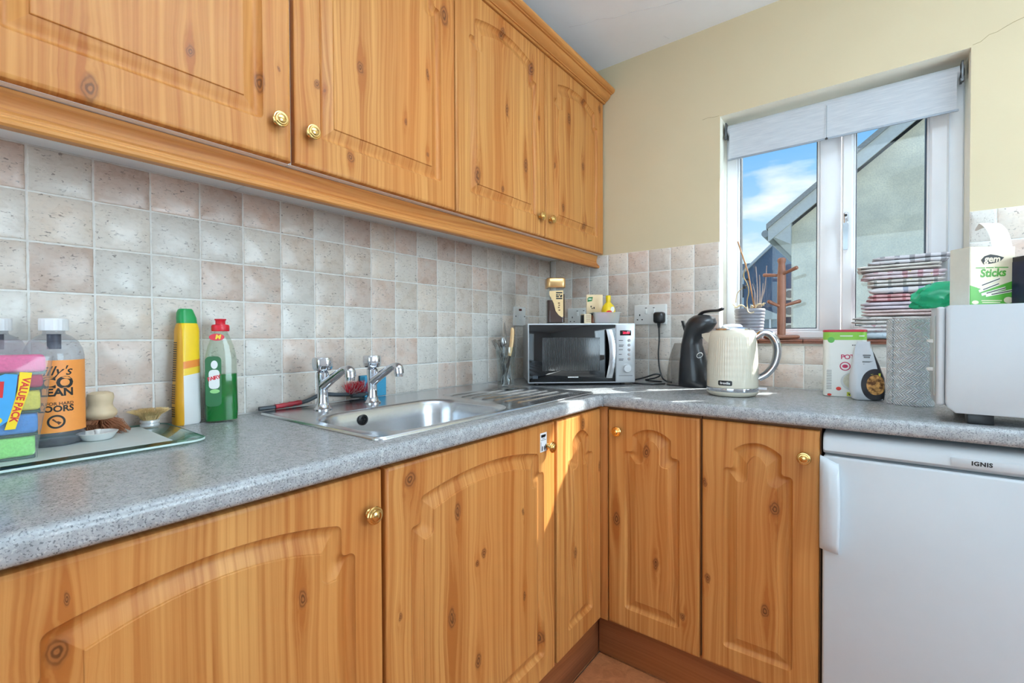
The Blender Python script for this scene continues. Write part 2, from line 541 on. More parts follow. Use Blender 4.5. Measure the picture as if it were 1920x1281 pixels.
wall_back = holed_wall('wall_back', -0.2, ROOM_X + 0.2, -0.008, CEIL, WX0, WX1, WZ0, WZ1, 0.006, 0.26, M_WALL, M_REVEAL)
wall_rear = holed_wall('wall_rear', 0.0, ROOM_X, -0.008, CEIL, 0.3, 2.3, 0.02, 2.28, ROOM_Y - 0.2, ROOM_Y, M_WALL2, M_REVEAL)  # opening cut for the added rear fill light
# plaster strip of the left wall above the wall cupboards
pl = ob('plaster_face', BX(-0.0017, 0.0, ROOM_Y, 0.006, 1.62, CEIL), M_WALL, wall_left, smooth=0)
pl2 = ob('plaster_face', BX(-0.0017, 0.0, ROOM_Y, -2.62, 0.0, 1.62), M_WALL, wall_left, smooth=0)
# grout bed behind the window-wall tiles
gb = bmesh.new()
for a in ((0.0, WX0, 0.90, 1.5205), (WX0, WX1, 0.90, 1.094), (WX1, 2.6, 0.90, 1.5205)):
    box(gb, a[0], a[1], 0.0016, 0.0062, a[2], a[3])
ob('grout_bed', gb, M_GROUT, wall_back, smooth=0)

# wall tiles: every one its own piece
def tile_mesh(seed, half=0.0484, n=7):
    rnd = random.Random(seed)
    bm = bmesh.new()
    pts = []
    for s in range(4):
        for i in range(n):
            t = -half + 2 * half * i / n
            j = rnd.uniform(-0.0006, 0.0005) if i else -0.0003
            pts.append([(t, -half - j), (half + j, t), (-t, half + j), (-half - j, -t)][s])
    def ring(k, y):
        return [bm.verts.new((p[0] * k, y, p[1] * k)) for p in pts]
    A, B, C_, D_ = ring(1.0, 0.0062), ring(1.0, 0.0022), ring(0.985, 0.0006), ring(0.955, 0.0)
    m = len(pts)
    for a, b in ((A, B), (B, C_), (C_, D_)):
        for i in range(m): bm.faces.new((a[i], a[(i + 1) % m], b[(i + 1) % m], b[i]))
    bm.faces.new(D_)
    me = finish(bm, 'tile', 50)
    me.materials.append(M_TILE)
    return me
TILES = [tile_mesh(s) for s in range(5)]
PAL = [(218, 200, 184), (224, 214, 202), (218, 192, 176), (219, 212, 203), (226, 210, 194), (211, 183, 166), (222, 206, 192)]
trnd = random.Random(11)
def put_tile(parent, cx, cz, w, h, side):
    o = bpy.data.objects.new('tile', trnd.choice(TILES))
    link(o, parent)
    if side == 'left':
        o.location = (0.0, cx, cz); o.rotation_euler = (0, 0, PI / 2)
    else:
        o.location = (cx, 0.0, cz)
    o.scale = (w / 0.1, 1, h / 0.1)
    c = trnd.choice(PAL); k = trnd.uniform(0.95, 1.03)
    o.color = lin(tuple(min(255, x * k) for x in c))
ys = [-0.1006 - 0.1 * k for k in range(25)]
edges = [0.0] + ys
for i in range(len(edges) - 1):
    y1, y0 = edges[i], edges[i + 1]
    for r in range(6):
        z0 = 0.93 + 0.1 * r; z1 = min(z0 + 0.1, 1.5215)
        put_tile(wall_left, (y0 + y1) / 2, (z0 + z1) / 2, y1 - y0, z1 - z0, 'left')
xe = [0.0, 0.0307] + [0.1307 + 0.1 * k for k in range(24)]
ze = [0.93, 1.022, 1.122, 1.222, 1.322, 1.422, 1.5215]
for i in range(len(xe) - 1):
    for j in range(len(ze) - 1):
        x0, x1, z0, z1 = xe[i], xe[i + 1], ze[j], ze[j + 1]
        if x0 > 2.35: continue
        segs = [(x0, x1)]
        if z1 > 1.10:
            if x0 < WX0 and x1 > WX0: segs = [(x0, WX0)] if WX0 - x0 > 0.012 else []
            elif x0 < WX1 and x1 > WX1: segs = [(WX1, x1)]
            if x0 >= WX0 - 0.002 and x1 <= WX1 + 0.001:
                if z0 < 1.09: z1 = 1.0935
                else: segs = []
        for a, b in segs:
            put_tile(wall_back, (a + b) / 2, (z0 + z1) / 2, b - a, z1 - z0, 'back')
# floor tiles
def terracotta():
    n = NB('terracotta_floor_tile')
    oi = n.n('ShaderNodeObjectInfo'); o = n.xyz(n.obj()); r = n.M('MULTIPLY', oi.outputs['Random'], 11.0)
    v = n.vec(n.M('ADD', o[0], r), o[1], r)
    a = n.noise(v, 26.0, 5.0, 0.65, 1.0); b = n.noise(v, 7.0, 2.0)
    c = n.mix(n.rng(a, 0.33, 0.68), lin((146, 84, 46)), lin((196, 128, 82)))
    c = n.mix(n.rng(b, 0.35, 0.7, 0.0, 0.5), c, lin((168, 98, 60)))
    n.set(Base_Color=c, Roughness=0.42); n.bump(a, 0.2, 0.003)
    return n.m
M_TERRA = terracotta()
fm_ = BX(-0.1625, 0.1625, -0.1625, 0.1625, -0.008, 0.0, 0.002, 1)
FT = finish(fm_, 'floor_tile', 40); FT.materials.append(M_TERRA)
for i in range(8):
    for j in range(10):
        o = bpy.data.objects.new('floor_tile', FT); link(o, floor)
        o.location = (0.727 + 0.33 * (i - 1), -0.717 - 0.33 * (j - 1), 0)
# hairline cracks in the plaster
def crack(parent, pts, w, mat, name='hairline_crack'):
    bm = tube(pts, w, 5)
    ob(name, bm, mat, parent)
M_CRACK = pm('plaster_crack', (200, 202, 206), 0.9, var=0.2)
M_CRACK2 = pm('cream_plaster_crack', (160, 142, 108), 0.9, var=0.2)
rc = random.Random(3)
crack(ceiling, [(0.33 + 0.06 * i + rc.uniform(-.004, .004), -0.36 + 0.020 * i + rc.uniform(-.01, .01), CEIL) for i in range(12)], 0.0007, M_CRACK)
crack(ceiling, [(0.62 + 0.004 * i, -0.06 + 0.012 * i, CEIL) for i in range(4)], 0.0007, M_CRACK)
crack(wall_back, [(1.575 + 0.018 * i, 0.006, 2.045 + 0.006 * i + rc.uniform(-.005, .005)) for i in range(14)], 0.0008, M_CRACK2)
crack(wall_back, [(0.828 - 0.022 * i, 0.006, 2.043 + rc.uniform(-.003, .003)) for i in range(4)], 0.0007, M_CRACK2)

# ------------------------------------------------------------------ window
win = bpy.data.objects.new('window_1', None); link(win); struct(win)
win.location = (0, 0, 0)
def ring_frame(x0, x1, z0, z1, wl, wr, wb, wt, y0, y1, bev=0.004):
    bm = bmesh.new()
    prof = [(0.0, y1), (0.0, y0 + bev), (bev, y0), (1.0 - 0, y0)]
    def loop(t, y, e=0.0):
        # t 0 = outer, 1 = inner; e extra inset in metres
        a = x0 + (wl * t) + e; b = x1 - (wr * t) - e; c = z0 + (wb * t) + e; d = z1 - (wt * t) - e
        return [bm.verts.new(p) for p in ((a, y, c), (b, y, c), (b, y, d), (a, y, d))]
    ls = [loop(0, y1), loop(0, y0 + bev), loop(0, y0, bev), loop(1, y0, -bev), loop(1, y0 + bev), loop(1, y1)]
    for a, b in zip(ls, ls[1:] + ls[:1]):
        for i in range(4): bm.faces.new((a[i], a[(i + 1) % 4], b[(i + 1) % 4], b[i]))
    return bm
ob('frame', ring_frame(WX0, WX1, 1.119, WZ1, 0.043, 0.040, 0.030, 0.045, 0.118, 0.178), M_UPVC, win)
ob('mullion', BX(1.170, 1.238, 0.118, 0.177, 1.148, 1.993, 0.003), M_UPVC, win)
ob('glazing_bead', ring_frame(0.8745, 1.1705, 1.1485, 1.9925, 0.010, 0.010, 0.010, 0.010, 0.123, 0.165, 0.004), M_UPVC, win)
ob('gasket', ring_frame(0.8842, 1.1608, 1.1582, 1.9828, 0.0035, 0.0035, 0.0035, 0.0035, 0.128, 0.160, 0.001), M_GASKET, win)
ob('pane', BX(0.886, 1.159, 0.139, 0.145, 1.160, 1.981), M_PANE, win, smooth=0)
sash = ob('sash', ring_frame(1.2385, 1.5335, 1.130, 2.008, 0.036, 0.049, 0.030, 0.040, 0.104, 0.117, 0.006), M_UPVC, win)
ob('sash_bead', ring_frame(1.273, 1.486, 1.1585, 1.9685, 0.008, 0.008, 0.008, 0.008, 0.110, 0.160, 0.004), M_UPVC, win)
ob('gasket', ring_frame(1.2802, 1.4788, 1.1658, 1.9612, 0.0035, 0.0035, 0.0035, 0.0035, 0.114, 0.160, 0.001), M_GASKET, win)
ob('pane', BX(1.282, 1.477, 0.134, 0.140, 1.168, 1.959), M_PANE, win, smooth=0)
hd = ob('handle', BX(1.2445, 1.2595, 0.094, 0.104, 1.512, 1.592, 0.004, 3), M_CHROME, win)
ob('lock_button', BX(1.2475, 1.2565, 0.0915, 0.0945, 1.576, 1.586, 0.0015), M_BLACK, hd)
hb = bmesh.new()
tube(spline([(1.252, 0.094, 1.545), (1.252, 0.080, 1.543), (1.252, 0.074, 1.535)], 4), 0.007, 10, hb)
loft([[(1.252 + sx * w, 0.074 + sy * d, z) for sx, sy in ((-1, -1), (1, -1), (1, 1), (-1, 1))] for z, w, d in ((1.548, 0.006, 0.005), (1.54, 0.0085, 0.006), (1.50, 0.0075, 0.005), (1.452, 0.0068, 0.004), (1.448, 0.0055, 0.003))], hb)
ob('lever', hb, pm('satin_grey_metal', (165, 172, 178), 0.3, 1.0, var=0.05), hd)
# invented door and side window, unseen, added to frame the two fill lights
added_door = struct(ob('added_door', ring_frame(0.3, 2.3, 0.02, 2.28, 0.07, 0.07, 0.07, 0.07, ROOM_Y - 0.12, ROOM_Y - 0.06), M_UPVC))
ob('centre_stile', BX(1.26, 1.34, ROOM_Y - 0.12, ROOM_Y - 0.06, 0.09, 2.21, 0.004), M_UPVC, added_door)
ob('pane', BX(0.37, 1.26, ROOM_Y - 0.093, ROOM_Y - 0.087, 0.09, 2.21), M_PANE, added_door, smooth=0)
ob('pane', BX(1.34, 2.23, ROOM_Y - 0.093, ROOM_Y - 0.087, 0.09, 2.21), M_PANE, added_door, smooth=0)
added_side_window = struct(ob('added_side_window', ring_frame(-0.66, 0.66, 0.85, 2.06, 0.06, 0.06, 0.06, 0.06, 0.06, 0.12), M_UPVC, None, (ROOM_X, -1.0, 0), (0, 0, -PI / 2)))
ob('mullion', BX(-0.03, 0.03, 0.06, 0.12, 0.91, 2.0, 0.004), M_UPVC, added_side_window)
ob('pane', BX(-0.60, -0.03, 0.087, 0.093, 0.91, 2.0), M_PANE, added_side_window, smooth=0)
ob('pane', BX(0.03, 0.60, 0.087, 0.093, 0.91, 2.0), M_PANE, added_side_window, smooth=0)
# tiled sill
M_SILL = pm('brown_quarry_tile', (122, 72, 52), 0.35, var=0.2, vscale=30, bump=0.1)
sill = struct(ob('trim_1', BX(WX0, WX1, -0.004, 0.118, 1.0945, 1.100), pm('sill_mortar', (214, 208, 198), 0.9, var=0.08), smooth=0))
sp = [(0.117, 1.1005), (0.117, 1.1185), (-0.006, 1.1185), (-0.0105, 1.1172), (-0.013, 1.1145), (-0.013, 1.1095), (-0.0105, 1.1078), (-0.013, 1.106), (-0.0125, 1.1005)]
sp = [(a, b) for a, b in sp]
for i in range(5):
    a = WX0 + 0.001 + 0.148 * i
    ob('sill_tile', prism(sp, 'x', a, a + 0.1462), M_SILL, sill, smooth=30)

# roller blind
blind = thing('roller_blind', 'white fabric roller blind drawn a short way down the window', 'blind', (1.2, 0.07, 1.862))
def blindfab():
    n = NB('white_blind_fabric')
    n.nt.nodes.remove(n.b)
    o = n.xyz(n.obj())
    t = n.noise(n.vec(n.M('MULTIPLY', o[0], 14.0), 0.0, n.M('MULTIPLY', o[2], 220.0)), 1.0, 4.0, 0.6)
    c = n.mix(n.rng(t, 0.3, 0.7), lin((218, 222, 227)), lin((238, 240, 243)))
    d = n.n('ShaderNodeBsdfDiffuse'); tl = n.n('ShaderNodeBsdfTranslucent')
    n.l(c, d.inputs[0]); n.l(c, tl.inputs[0])
    m = n.n('ShaderNodeMixShader'); m.inputs[0].default_value = 0.4
    n.l(d.outputs[0], m.inputs[1]); n.l(tl.outputs[0], m.inputs[2]); n.l(m.outputs[0], n.out.inputs['Surface'])
    return n.m
M_BLIND = blindfab()
def lathe_x(prof, n=24, c=(0, 0, 0), bm=None):
    bm = bm or bmesh.new()
    t = lathe(prof, n)
    for v in t.verts: v.co = Vector((v.co.z + c[0], v.co.x + c[1], v.co.y + c[2]))
    me = bpy.data.meshes.new('t'); t.to_mesh(me); t.free(); bm.from_mesh(me); bpy.data.meshes.remove(me)
    return bm
def lathe_y(prof, n=24, c=(0, 0, 0), bm=None):
    """axis towards -y: profile (r, h)"""
    bm = bm or bmesh.new()
    t = lathe(prof, n)
    for v in t.verts: v.co = Vector((v.co.x + c[0], -v.co.z + c[1], v.co.y + c[2]))
    me = bpy.data.meshes.new('t'); t.to_mesh(me); t.free(); bm.from_mesh(me); bpy.data.meshes.remove(me)
    return bm
ob('roll', lathe_x([(0.0, -0.350), (0.021, -0.350), (0.021, 0.352), (0.0, 0.352)], 28, (0, 0.0, 0.131)), M_BLIND, blind)
fb = bmesh.new()
for i in range(2):
    x0, x1 = ((-0.342, -0.0065), (-0.0055, 0.345))[i]
    box(fb, x0, x1, -0.0215, -0.0205, 0.006, 0.131)
ob('fabric', fb, M_BLIND, blind, smooth=0)
ob('bottom_bar', BX(-0.348, 0.350, -0.0245, -0.0185, -0.001, 0.006, 0.0015), pm('grey_bar', (150, 158, 168), 0.5, var=0.05), blind)
for s in (-1, 1):
    b_ = bmesh.new()
    x = -0.356 if s < 0 else 0.358
    box(b_, x - 0.003, x + 0.003, -0.022, 0.022, 0.100, 0.160, 0.001)
    lathe_x([(0.0, -0.007), (0.012, -0.007), (0.014, 0.0), (0.012, 0.006), (0.0, 0.006)], 16, (x, -0.004, 0.128), b_)
    box(b_, x - 0.006, x + 0.004, -0.024, -0.010, 0.092, 0.104, 0.002)
    ob('bracket', b_, pm('dull_bracket_metal', (96, 98, 100), 0.4, 0.7, var=0.15), blind)
cd = bmesh.new()
tube([(-0.006, -0.0235, 0.125), (-0.006, -0.0245, 0.06), (-0.006, -0.0262, 0.0)], 0.0009, 6, cd)
ob('cord', cd, pm('grey_cord', (140, 146, 152), 0.7, var=0.1), blind)
ob('toggle', lathe([(0.0, -0.003), (0.004, -0.002), (0.005, 0.002), (0.002, 0.006), (0.0, 0.006)], 12, c=(-0.006, -0.0265, 0.0)), M_BLACK, blind)

# ------------------------------------------------------------------ cupboards
KN = {
 'up1': [(0.164, 0.024, 0.0133, 0.0262), (0.307, 0.152, 0.0087, 0.014), (0.435, 0.148, 0.0087, 0.0246), (0.472, 0.193, 0.0034, 0.0046), (0.25, 0.5, 0.012, 0.02)],
 'up2': [(0.17, 0.287, 0.0109, 0.0173), (0.055, 0.196, 0.0106, 0.0123), (0.077, 0.196, 0.0041, 0.005), (0.139, 0.055, 0.0104, 0.0131), (0.393, 0.369, 0.0062, 0.0154), (0.312, 0.205, 0.0056, 0.0103), (0.461, 0.574, 0.0178, 0.035), (0.391, 0.139, 0.0051, 0.0077)],
 'up3': [(0.233, 0.666, 0.015, 0.0221), (0.409, 0.62, 0.014, 0.0261), (0.255, 0.407, 0.010, 0.0243), (0.365, 0.247, 0.014, 0.0297), (0.101, 0.136, 0.013, 0.0348), (0.229, 0.124, 0.0089, 0.013), (0.454, 0.453, 0.0073, 0.0123)],
 'up4': [(0.179, 0.533, 0.014, 0.0271), (0.31, 0.654, 0.014, 0.0166), (0.077, 0.307, 0.0092, 0.0152), (0.299, 0.366, 0.011, 0.0213), (0.312, 0.105, 0.017, 0.0167), (0.13, 0.145, 0.0108, 0.02), (0.459, 0.68, 0.0135, 0.02)],
 'A': [(0.39, 0.557, 0.0073, 0.0176), (0.102, 0.625, 0.0121, 0.0184), (0.11, 0.686, 0.003, 0.0093), (0.22, 0.3, 0.01, 0.02)],
 'B': [(0.06, 0.698, 0.0166, 0.0184), (0.195, 0.591, 0.010, 0.0242), (0.285, 0.462, 0.0098, 0.013), (0.26, 0.447, 0.0066, 0.0089), (0.175, 0.358, 0.0114, 0.0263), (0.032, 0.431, 0.0053, 0.0106), (0.262, 0.212, 0.0114, 0.0218), (0.532, 0.12, 0.016, 0.0199), (0.448, 0.284, 0.0063, 0.0145), (0.444, 0.514, 0.0048, 0.0101)],
 'C': [(0.155, 0.7, 0.015, 0.0208), (0.105, 0.297, 0.0105, 0.0204), (0.27, 0.534, 0.008, 0.0222)],
 'D': [(0.135, 0.607, 0.0133, 0.0261), (0.03, 0.363, 0.0126, 0.0274), (0.167, 0.249, 0.0105, 0.0225), (0.253, 0.108, 0.0098, 0.0134)],
 'E': [(0.008, 0.543, 0.0077, 0.0129), (0.193, 0.505, 0.0129, 0.0223), (0.017, 0.254, 0.0091, 0.0162), (0.171, 0.209, 0.0119, 0.0226)]}
def fillet(p, c, q, r, k=4):
    p, c, q = Vector(p), Vector(c), Vector(q)
    a = (p - c).normalized(); b = (q - c).normalized()
    ang = a.angle(b)
    t = r / math.tan(ang / 2)
    A, B = c + a * t, c + b * t
    ctr = c + (a + b).normalized() * (r / math.sin(ang / 2))
    va, vb = A - ctr, B - ctr
    th = va.angle(vb); out = []
    for i in range(k + 1):
        s = i / k
        w = (va * math.sin((1 - s) * th) + vb * math.sin(s * th)) / math.sin(th)
        out.append(tuple(ctr + w))
    return out
def outline(w, h, d, m=0.060, mb=0.066, notch=0.027, hs=0.134, ha=0.079, hp=0.053):
    x0, x1, zb = m + d, w - m - d, mb + d
    xl, xr = m + notch + d, w - m - notch - d
    zs, za, zp = h - hs - d, h - ha - d, h - hp - d
    na = 14
    arch = []
    for i in range(1, na):
        t = 1 - 2.0 * i / na
        arch.append(((xl + xr) / 2 + t * (xr - xl) / 2, za + (zp - za) * (1 - t * t)))
    rc = max(0.012 - d, 0.0012); rn = 0.009 + 0.15 * d
    pts = [(x0, zb), (x1, zb), (x1, zs), (xr, zs), (xr, za)] + arch + [(xl, za), (xl, zs), (x0, zs)]
    rad = [rc, rc, rc, rn, rc] + [None] * len(arch) + [rc, rn, rc]
    out = []
    for i, (p, r) in enumerate(zip(pts, rad)):
        if r is None: out.append(p)
        else: out += fillet(pts[i - 1], p, pts[(i + 1) % len(pts)], r)
    return out
GRV = [(0.0, 0.0), (0.0006, 0.0022), (0.0025, 0.0052), (0.006, 0.0088), (0.010, 0.0108), (0.0135, 0.0110), (0.018, 0.0096), (0.024, 0.0068), (0.030, 0.0044), (0.0362, 0.0030), (0.0370, 0.0006), (0.0380, 0.0)]
def door_bm(w, h, **kw):
    bm = bmesh.new()
    def rect(e, y):
        return [bm.verts.new(p) for p in ((e, y, e), (w - e, y, e), (w - e, y, h - e), (e, y, h - e))]
    rs = [rect(0, 0.018), rect(0, 0.0055), rect(0.0012, 0.0030), rect(0.0045, 0.0008), rect(0.0075, 0.0)]
    for a, b in zip(rs, rs[1:]):
        for i in range(4): bm.faces.new((a[i], a[(i + 1) % 4], b[(i + 1) % 4], b[i]))
    bm.faces.new(rs[0])
    loops = [[bm.verts.new((p[0], dep, p[1])) for p in outline(w, h, off, **kw)] for off, dep in GRV]
    n = len(loops[0])
    for a, b in zip(loops, loops[1:]):
        for i in range(n): bm.faces.new((a[i], a[(i + 1) % n], b[(i + 1) % n], b[i]))
    holes(bm, [(0.0075, 0.0075), (w - 0.0075, 0.0075), (w - 0.0075, h - 0.0075), (0.0075, h - 0.0075)], [outline(w, h, 0.0, **kw)], 0, lambda p: (p[0], 0.0, p[1]))
    holes(bm, outline(w, h, GRV[-1][0], **kw), [], 0, lambda p: (p[0], 0.0, p[1]))
    return bm
KNOB = finish(lathe_y([(0.0, 0.0), (0.0085, 0.0), (0.0085, 0.0018), (0.0062, 0.0035), (0.0055, 0.008), (0.0062, 0.012), (0.0125, 0.0145), (0.0162, 0.017), (0.0168, 0.0195), (0.0155, 0.0215), (0.0132, 0.0218), (0.0128, 0.0232), (0.0118, 0.0245), (0.0095, 0.0246), (0.0090, 0.0258), (0.0065, 0.0272), (0.003, 0.0278), (0.0, 0.028)], 28), 'knob', 35)
KNOB.materials.append(M_BRASS)
def add_door(cab, key, lx, lz, w, h, knob=None, front_y=0.0, **kw):
    d = ob('door', door_bm(w, h, **kw), wood('pine_door_' + key, KN[key], seed=sum(map(ord, key)) * 0.37), cab, (lx, front_y, lz), smooth=28)
    for p in d.data.polygons:
        if abs(p.normal.y) > 0.9995: p.use_smooth = False
    if knob:
        k = mesh_obj('knob', KNOB, None, d, (knob[0], 0.0, knob[1]))
    return d
def carcass(w, depth, h, mat, top=True, yf=0.018):
    bm = bmesh.new()
    t = 0.016
    y0, y1 = yf + 0.001, yf + depth
    box(bm, 0.0005, t, y0, y1, 0, h); box(bm, w - t, w - 0.0005, y0, y1, 0, h)
    box(bm, t, w - t, y0, y1, 0, t)
    box(bm, t, w - t, y1 - 0.006, y1, t, h - t)
    if top: box(bm, t, w - t, y0, y1, h - t, h)
    else: box(bm, t, w - t, y0, y0 + 0.03, h - t, h)
    return bm
UPZ, UPH = 1.523, 0.722
def wall_unit(y0, w, doors, label, shelf=True):
    c = thing('wall_cupboard', label, 'cupboard', (0.310, y0, UPZ), PI / 2, 'pine wall cupboards')
    ob('body', carcass(w, 0.2915, UPH, M_WHITE), M_WHITE, c, smooth=0)
    for key, lx, dw, kn in doors:
        add_door(c, key, lx, 0.0005, dw, UPH - 0.001, kn, mb=0.072, ha=0.082, hs=0.142)
    return c
wall_unit(-2.024, 0.504, [('up1', 0.002, 0.4985, (0.466, 0.078))], 'pine wall cupboard at the left edge, large oval knot low on its door')
wall_unit(-1.519, 0.510, [('up2', 0.003, 0.505, (0.034, 0.076))], 'pine wall cupboard in the middle, brass knob at its lower left corner')
wall_unit(-1.0085, 1.0065, [('up3', 0.001, 0.4975, (0.4555, 0.073)), ('up4', 0.502, 0.4995, (0.0265, 0.075))], 'double pine wall cupboard against the window wall with two knobs side by side')
# cornice and pelmet run along all of them
corn = [(0.293, 2.2455), (0.313, 2.2455), (0.3155, 2.2475), (0.3155, 2.2525), (0.3205, 2.2525), (0.3215, 2.2550), (0.3295, 2.2590), (0.3365, 2.2655), (0.3415, 2.2735), (0.3430, 2.2795), (0.3500, 2.2795), (0.3510, 2.2820), (0.3570, 2.2835), (0.3620, 2.2880), (0.3645, 2.2940), (0.3645, 2.3000), (0.3625, 2.3040), (0.293, 2.3040)]
def run_profile(name, prof, y0, y1, key, knots, label, cat, seed):
    o = thing(name, label, cat, (0, y0, prof[0][1]), PI / 2)
    z = prof[0][1]
    P = [(-p[0], p[1] - z) for p in prof]      # local y = -world x
    ob('moulding', prism(P, 'x', 0, y1 - y0), wood(key, knots, True, seed=seed), o, smooth=18)
    return o
run_profile('cornice', corn, -2.6, 0.004, 'pine_cornice', [(2.07, 0.035, 0.008, 0.016), (1.2, 0.02, 0.006, 0.012)], 'moulded pine cornice along the top of the wall cupboards', 'moulding', 2.3)
pel = [(0.262, 1.5215), (0.2735, 1.5215), (0.2735, 1.5120), (0.2700, 1.5050), (0.2685, 1.4960), (0.2700, 1.4880), (0.2745, 1.4825), (0.2745, 1.4795), (0.2795, 1.4775), (0.2795, 1.4745), (0.2835, 1.4725), (0.2855, 1.4685), (0.2845, 1.4640), (0.2810, 1.4605), (0.262, 1.4605)]
run_profile('light_pelmet', pel, -2.6, -0.001, 'pine_pelmet', [(1.18, -0.225, 0.007, 0.015), (2.22, -0.225, 0.007, 0.017)], 'moulded pine pelmet hanging under the wall cupboards', 'moulding', 5.1)

BZ, BH = 0.148, 0.734
def base_unit(name, loc, rz, w, doors, label, top=True, depth=0.55):
    c = thing(name, label, 'cupboard', loc, rz, 'pine base cupboards')
    ob('body', carcass(w, depth, 0.742, M_CARC, top), M_CARC, c, smooth=0)
    for key, lx, dw, kn in doors:
        add_door(c, key, lx, 0.0005, dw, BH, kn)
    return c
base_unit('base_cupboard', (0.59, -2.047, BZ), PI / 2, 0.5525, [('A', 0.002, 0.5475, (0.517, 0.660))], 'pine base cupboard left of the sink cupboard, cut by the bottom left corner')
sinkcab = base_unit('base_cupboard', (0.59, -1.493, BZ), PI / 2, 0.6125, [('B', 0.003, 0.6045, (0.5635, 0.668))], 'wide pine base cupboard under the sink with a white sticker by its knob', top=False)
base_unit('base_cupboard', (0.9235, -0.59, BZ), 0, 0.302, [('E', 0.0025, 0.2965, (0.2625, 0.660))], 'narrow pine base cupboard right beside the white fridge')
cc = thing('corner_base_cupboard', 'L-shaped pine corner cupboard with two narrow doors meeting at a post', 'cupboard', (0.59, -0.59, BZ))
cb = prism([(-0.018, -0.287), (-0.570, -0.287), (-0.570, 0.570), (0.331, 0.570), (0.331, 0.019), (-0.018, 0.019)], 'z', 0.0, 0.742)
ob('body', cb, M_CARC, cc, smooth=0)
dC = add_door(cc, 'C', 0.0, 0.0005, 0.281, BH)
dC.rotation_euler = (0, 0, PI / 2); dC.location = (0.0, -0.2825, 0.0005)
add_door(cc, 'D', 0.027, 0.0005, 0.302, BH, (0.038, 0.664))
ob('corner_post', BX(-0.016, 0.0245, 0.0, 0.018, 0.0, 0.742, 0.002), wood('pine_corner_post', [], seed=8.8, light=(190, 130, 74), dark=(150, 92, 46)), cc)
# sticker on the sink door
stk = thing('door_sticker', 'small white sticker with black print on the sink cupboard door', 'sticker', (0.5905, -0.9475, 0.832), PI / 2)
ob('paper', BX(-0.0165, 0.0165, 0.0, 0.0004, -0.027, 0.027), pm('sticker_paper', (235, 236, 238), 0.5, var=0.02), stk, smooth=0)
fs_ = front(-0.0002)
decal('print', bars([(-0.012, 0.012, 0.019), (-0.011, 0.009, 0.0165)], 0.0055), fs_, M_INK, stk)
decal('print', bars([(-0.006, 0.008, 0.0105), (-0.013, 0.013, 0.0065)], 0.0012), fs_, M_INK, stk)
decal('print', flat_geo([[(-0.014, -0.024), (-0.012, -0.024), (-0.012, 0.002), (-0.014, 0.002)], [(-0.009, -0.024), (-0.004, -0.024), (-0.003, -0.012), (-0.008, -0.010)], disc(0.004, -0.017, 0.0028, 0.007, 12), disc(0.0105, -0.015, 0.0028, 0.009, 12)]), fs_, M_INK, stk)

# plinths
M_PL1 = wood('pine_plinth_wood', [(0.30, 0.09, 0.012, 0.012)], True, light=(150, 92, 58), dark=(116, 66, 40), seed=3.1)
pla = tag(ob('plinth', BX(0, 2.06, 0, 0.016, 0, 0.1475, 0.001), M_PL1, None, (0.560, -2.612, 0), (0, 0, PI / 2)), 'brown wooden plinth under the cupboards on the sink side', 'plinth', 'plinths')
plb = tag(ob('plinth', BX(0, 0.665, 0, 0.016, 0, 0.1475, 0.001), M_PL1, None, (0.5615, -0.551, 0)), 'brown wooden plinth under the cupboards next to the fridge', 'plinth', 'plinths')

# ------------------------------------------------------------------ worktops
WT = 0.93
def wt_prof(d0, d1):
    """profile from back d0 to rounded nose d1"""
    pts = [(d0, WT - 0.038), (d0, WT)]
    r = 0.014
    for i in range(7):
        a = math.radians(90 - 15 * i); pts.append((d1 - r + r * math.cos(a), WT - r + r * math.sin(a)))
    r = 0.010
    for i in range(5):
        a = math.radians(-22.5 * i); pts.append((d1 - r + r * math.cos(a), WT - 0.038 + r + r * math.sin(a)))
    return pts
SX0, SX1, SY0, SY1 = 0.036, 0.561, -1.486, -0.574        # sink outline
BX0, BX1, BY0, BY1 = 0.205, 0.535, -1.455, -0.985        # bowl
bm = bmesh.new()
prism([(p[0], p[1]) for p in wt_prof(0.548, 0.605)], 'y', -2.6, -0.6035, bm)
box(bm, 0.0008, 0.548, -2.6, BY0 - 0.004, WT - 0.038, WT)
box(bm, 0.0008, 0.548, BY1 + 0.004, -0.6035, WT - 0.038, WT)
box(bm, 0.0008, BX0 - 0.004, BY0 - 0.004, BY1 + 0.004, WT - 0.038, WT)
box(bm, BX1 + 0.004, 0.548, BY0 - 0.004, BY1 + 0.004, WT - 0.038, WT)
box(bm, 0.0008, 0.6045, -0.6035, -0.0008, WT - 0.038, WT)
wl = tag(ob('worktop', bm, M_TOP, smooth=30), 'long grey speckled worktop that holds the steel sink', 'worktop', 'worktops')
bm = prism([(-p[0], p[1]) for p in wt_prof(0.0008, 0.605)], 'x', 0.6065, 2.45)
wr = tag(ob('worktop', bm, M_TOP, smooth=30), 'grey speckled worktop running under the window above the fridge', 'worktop', 'worktops')

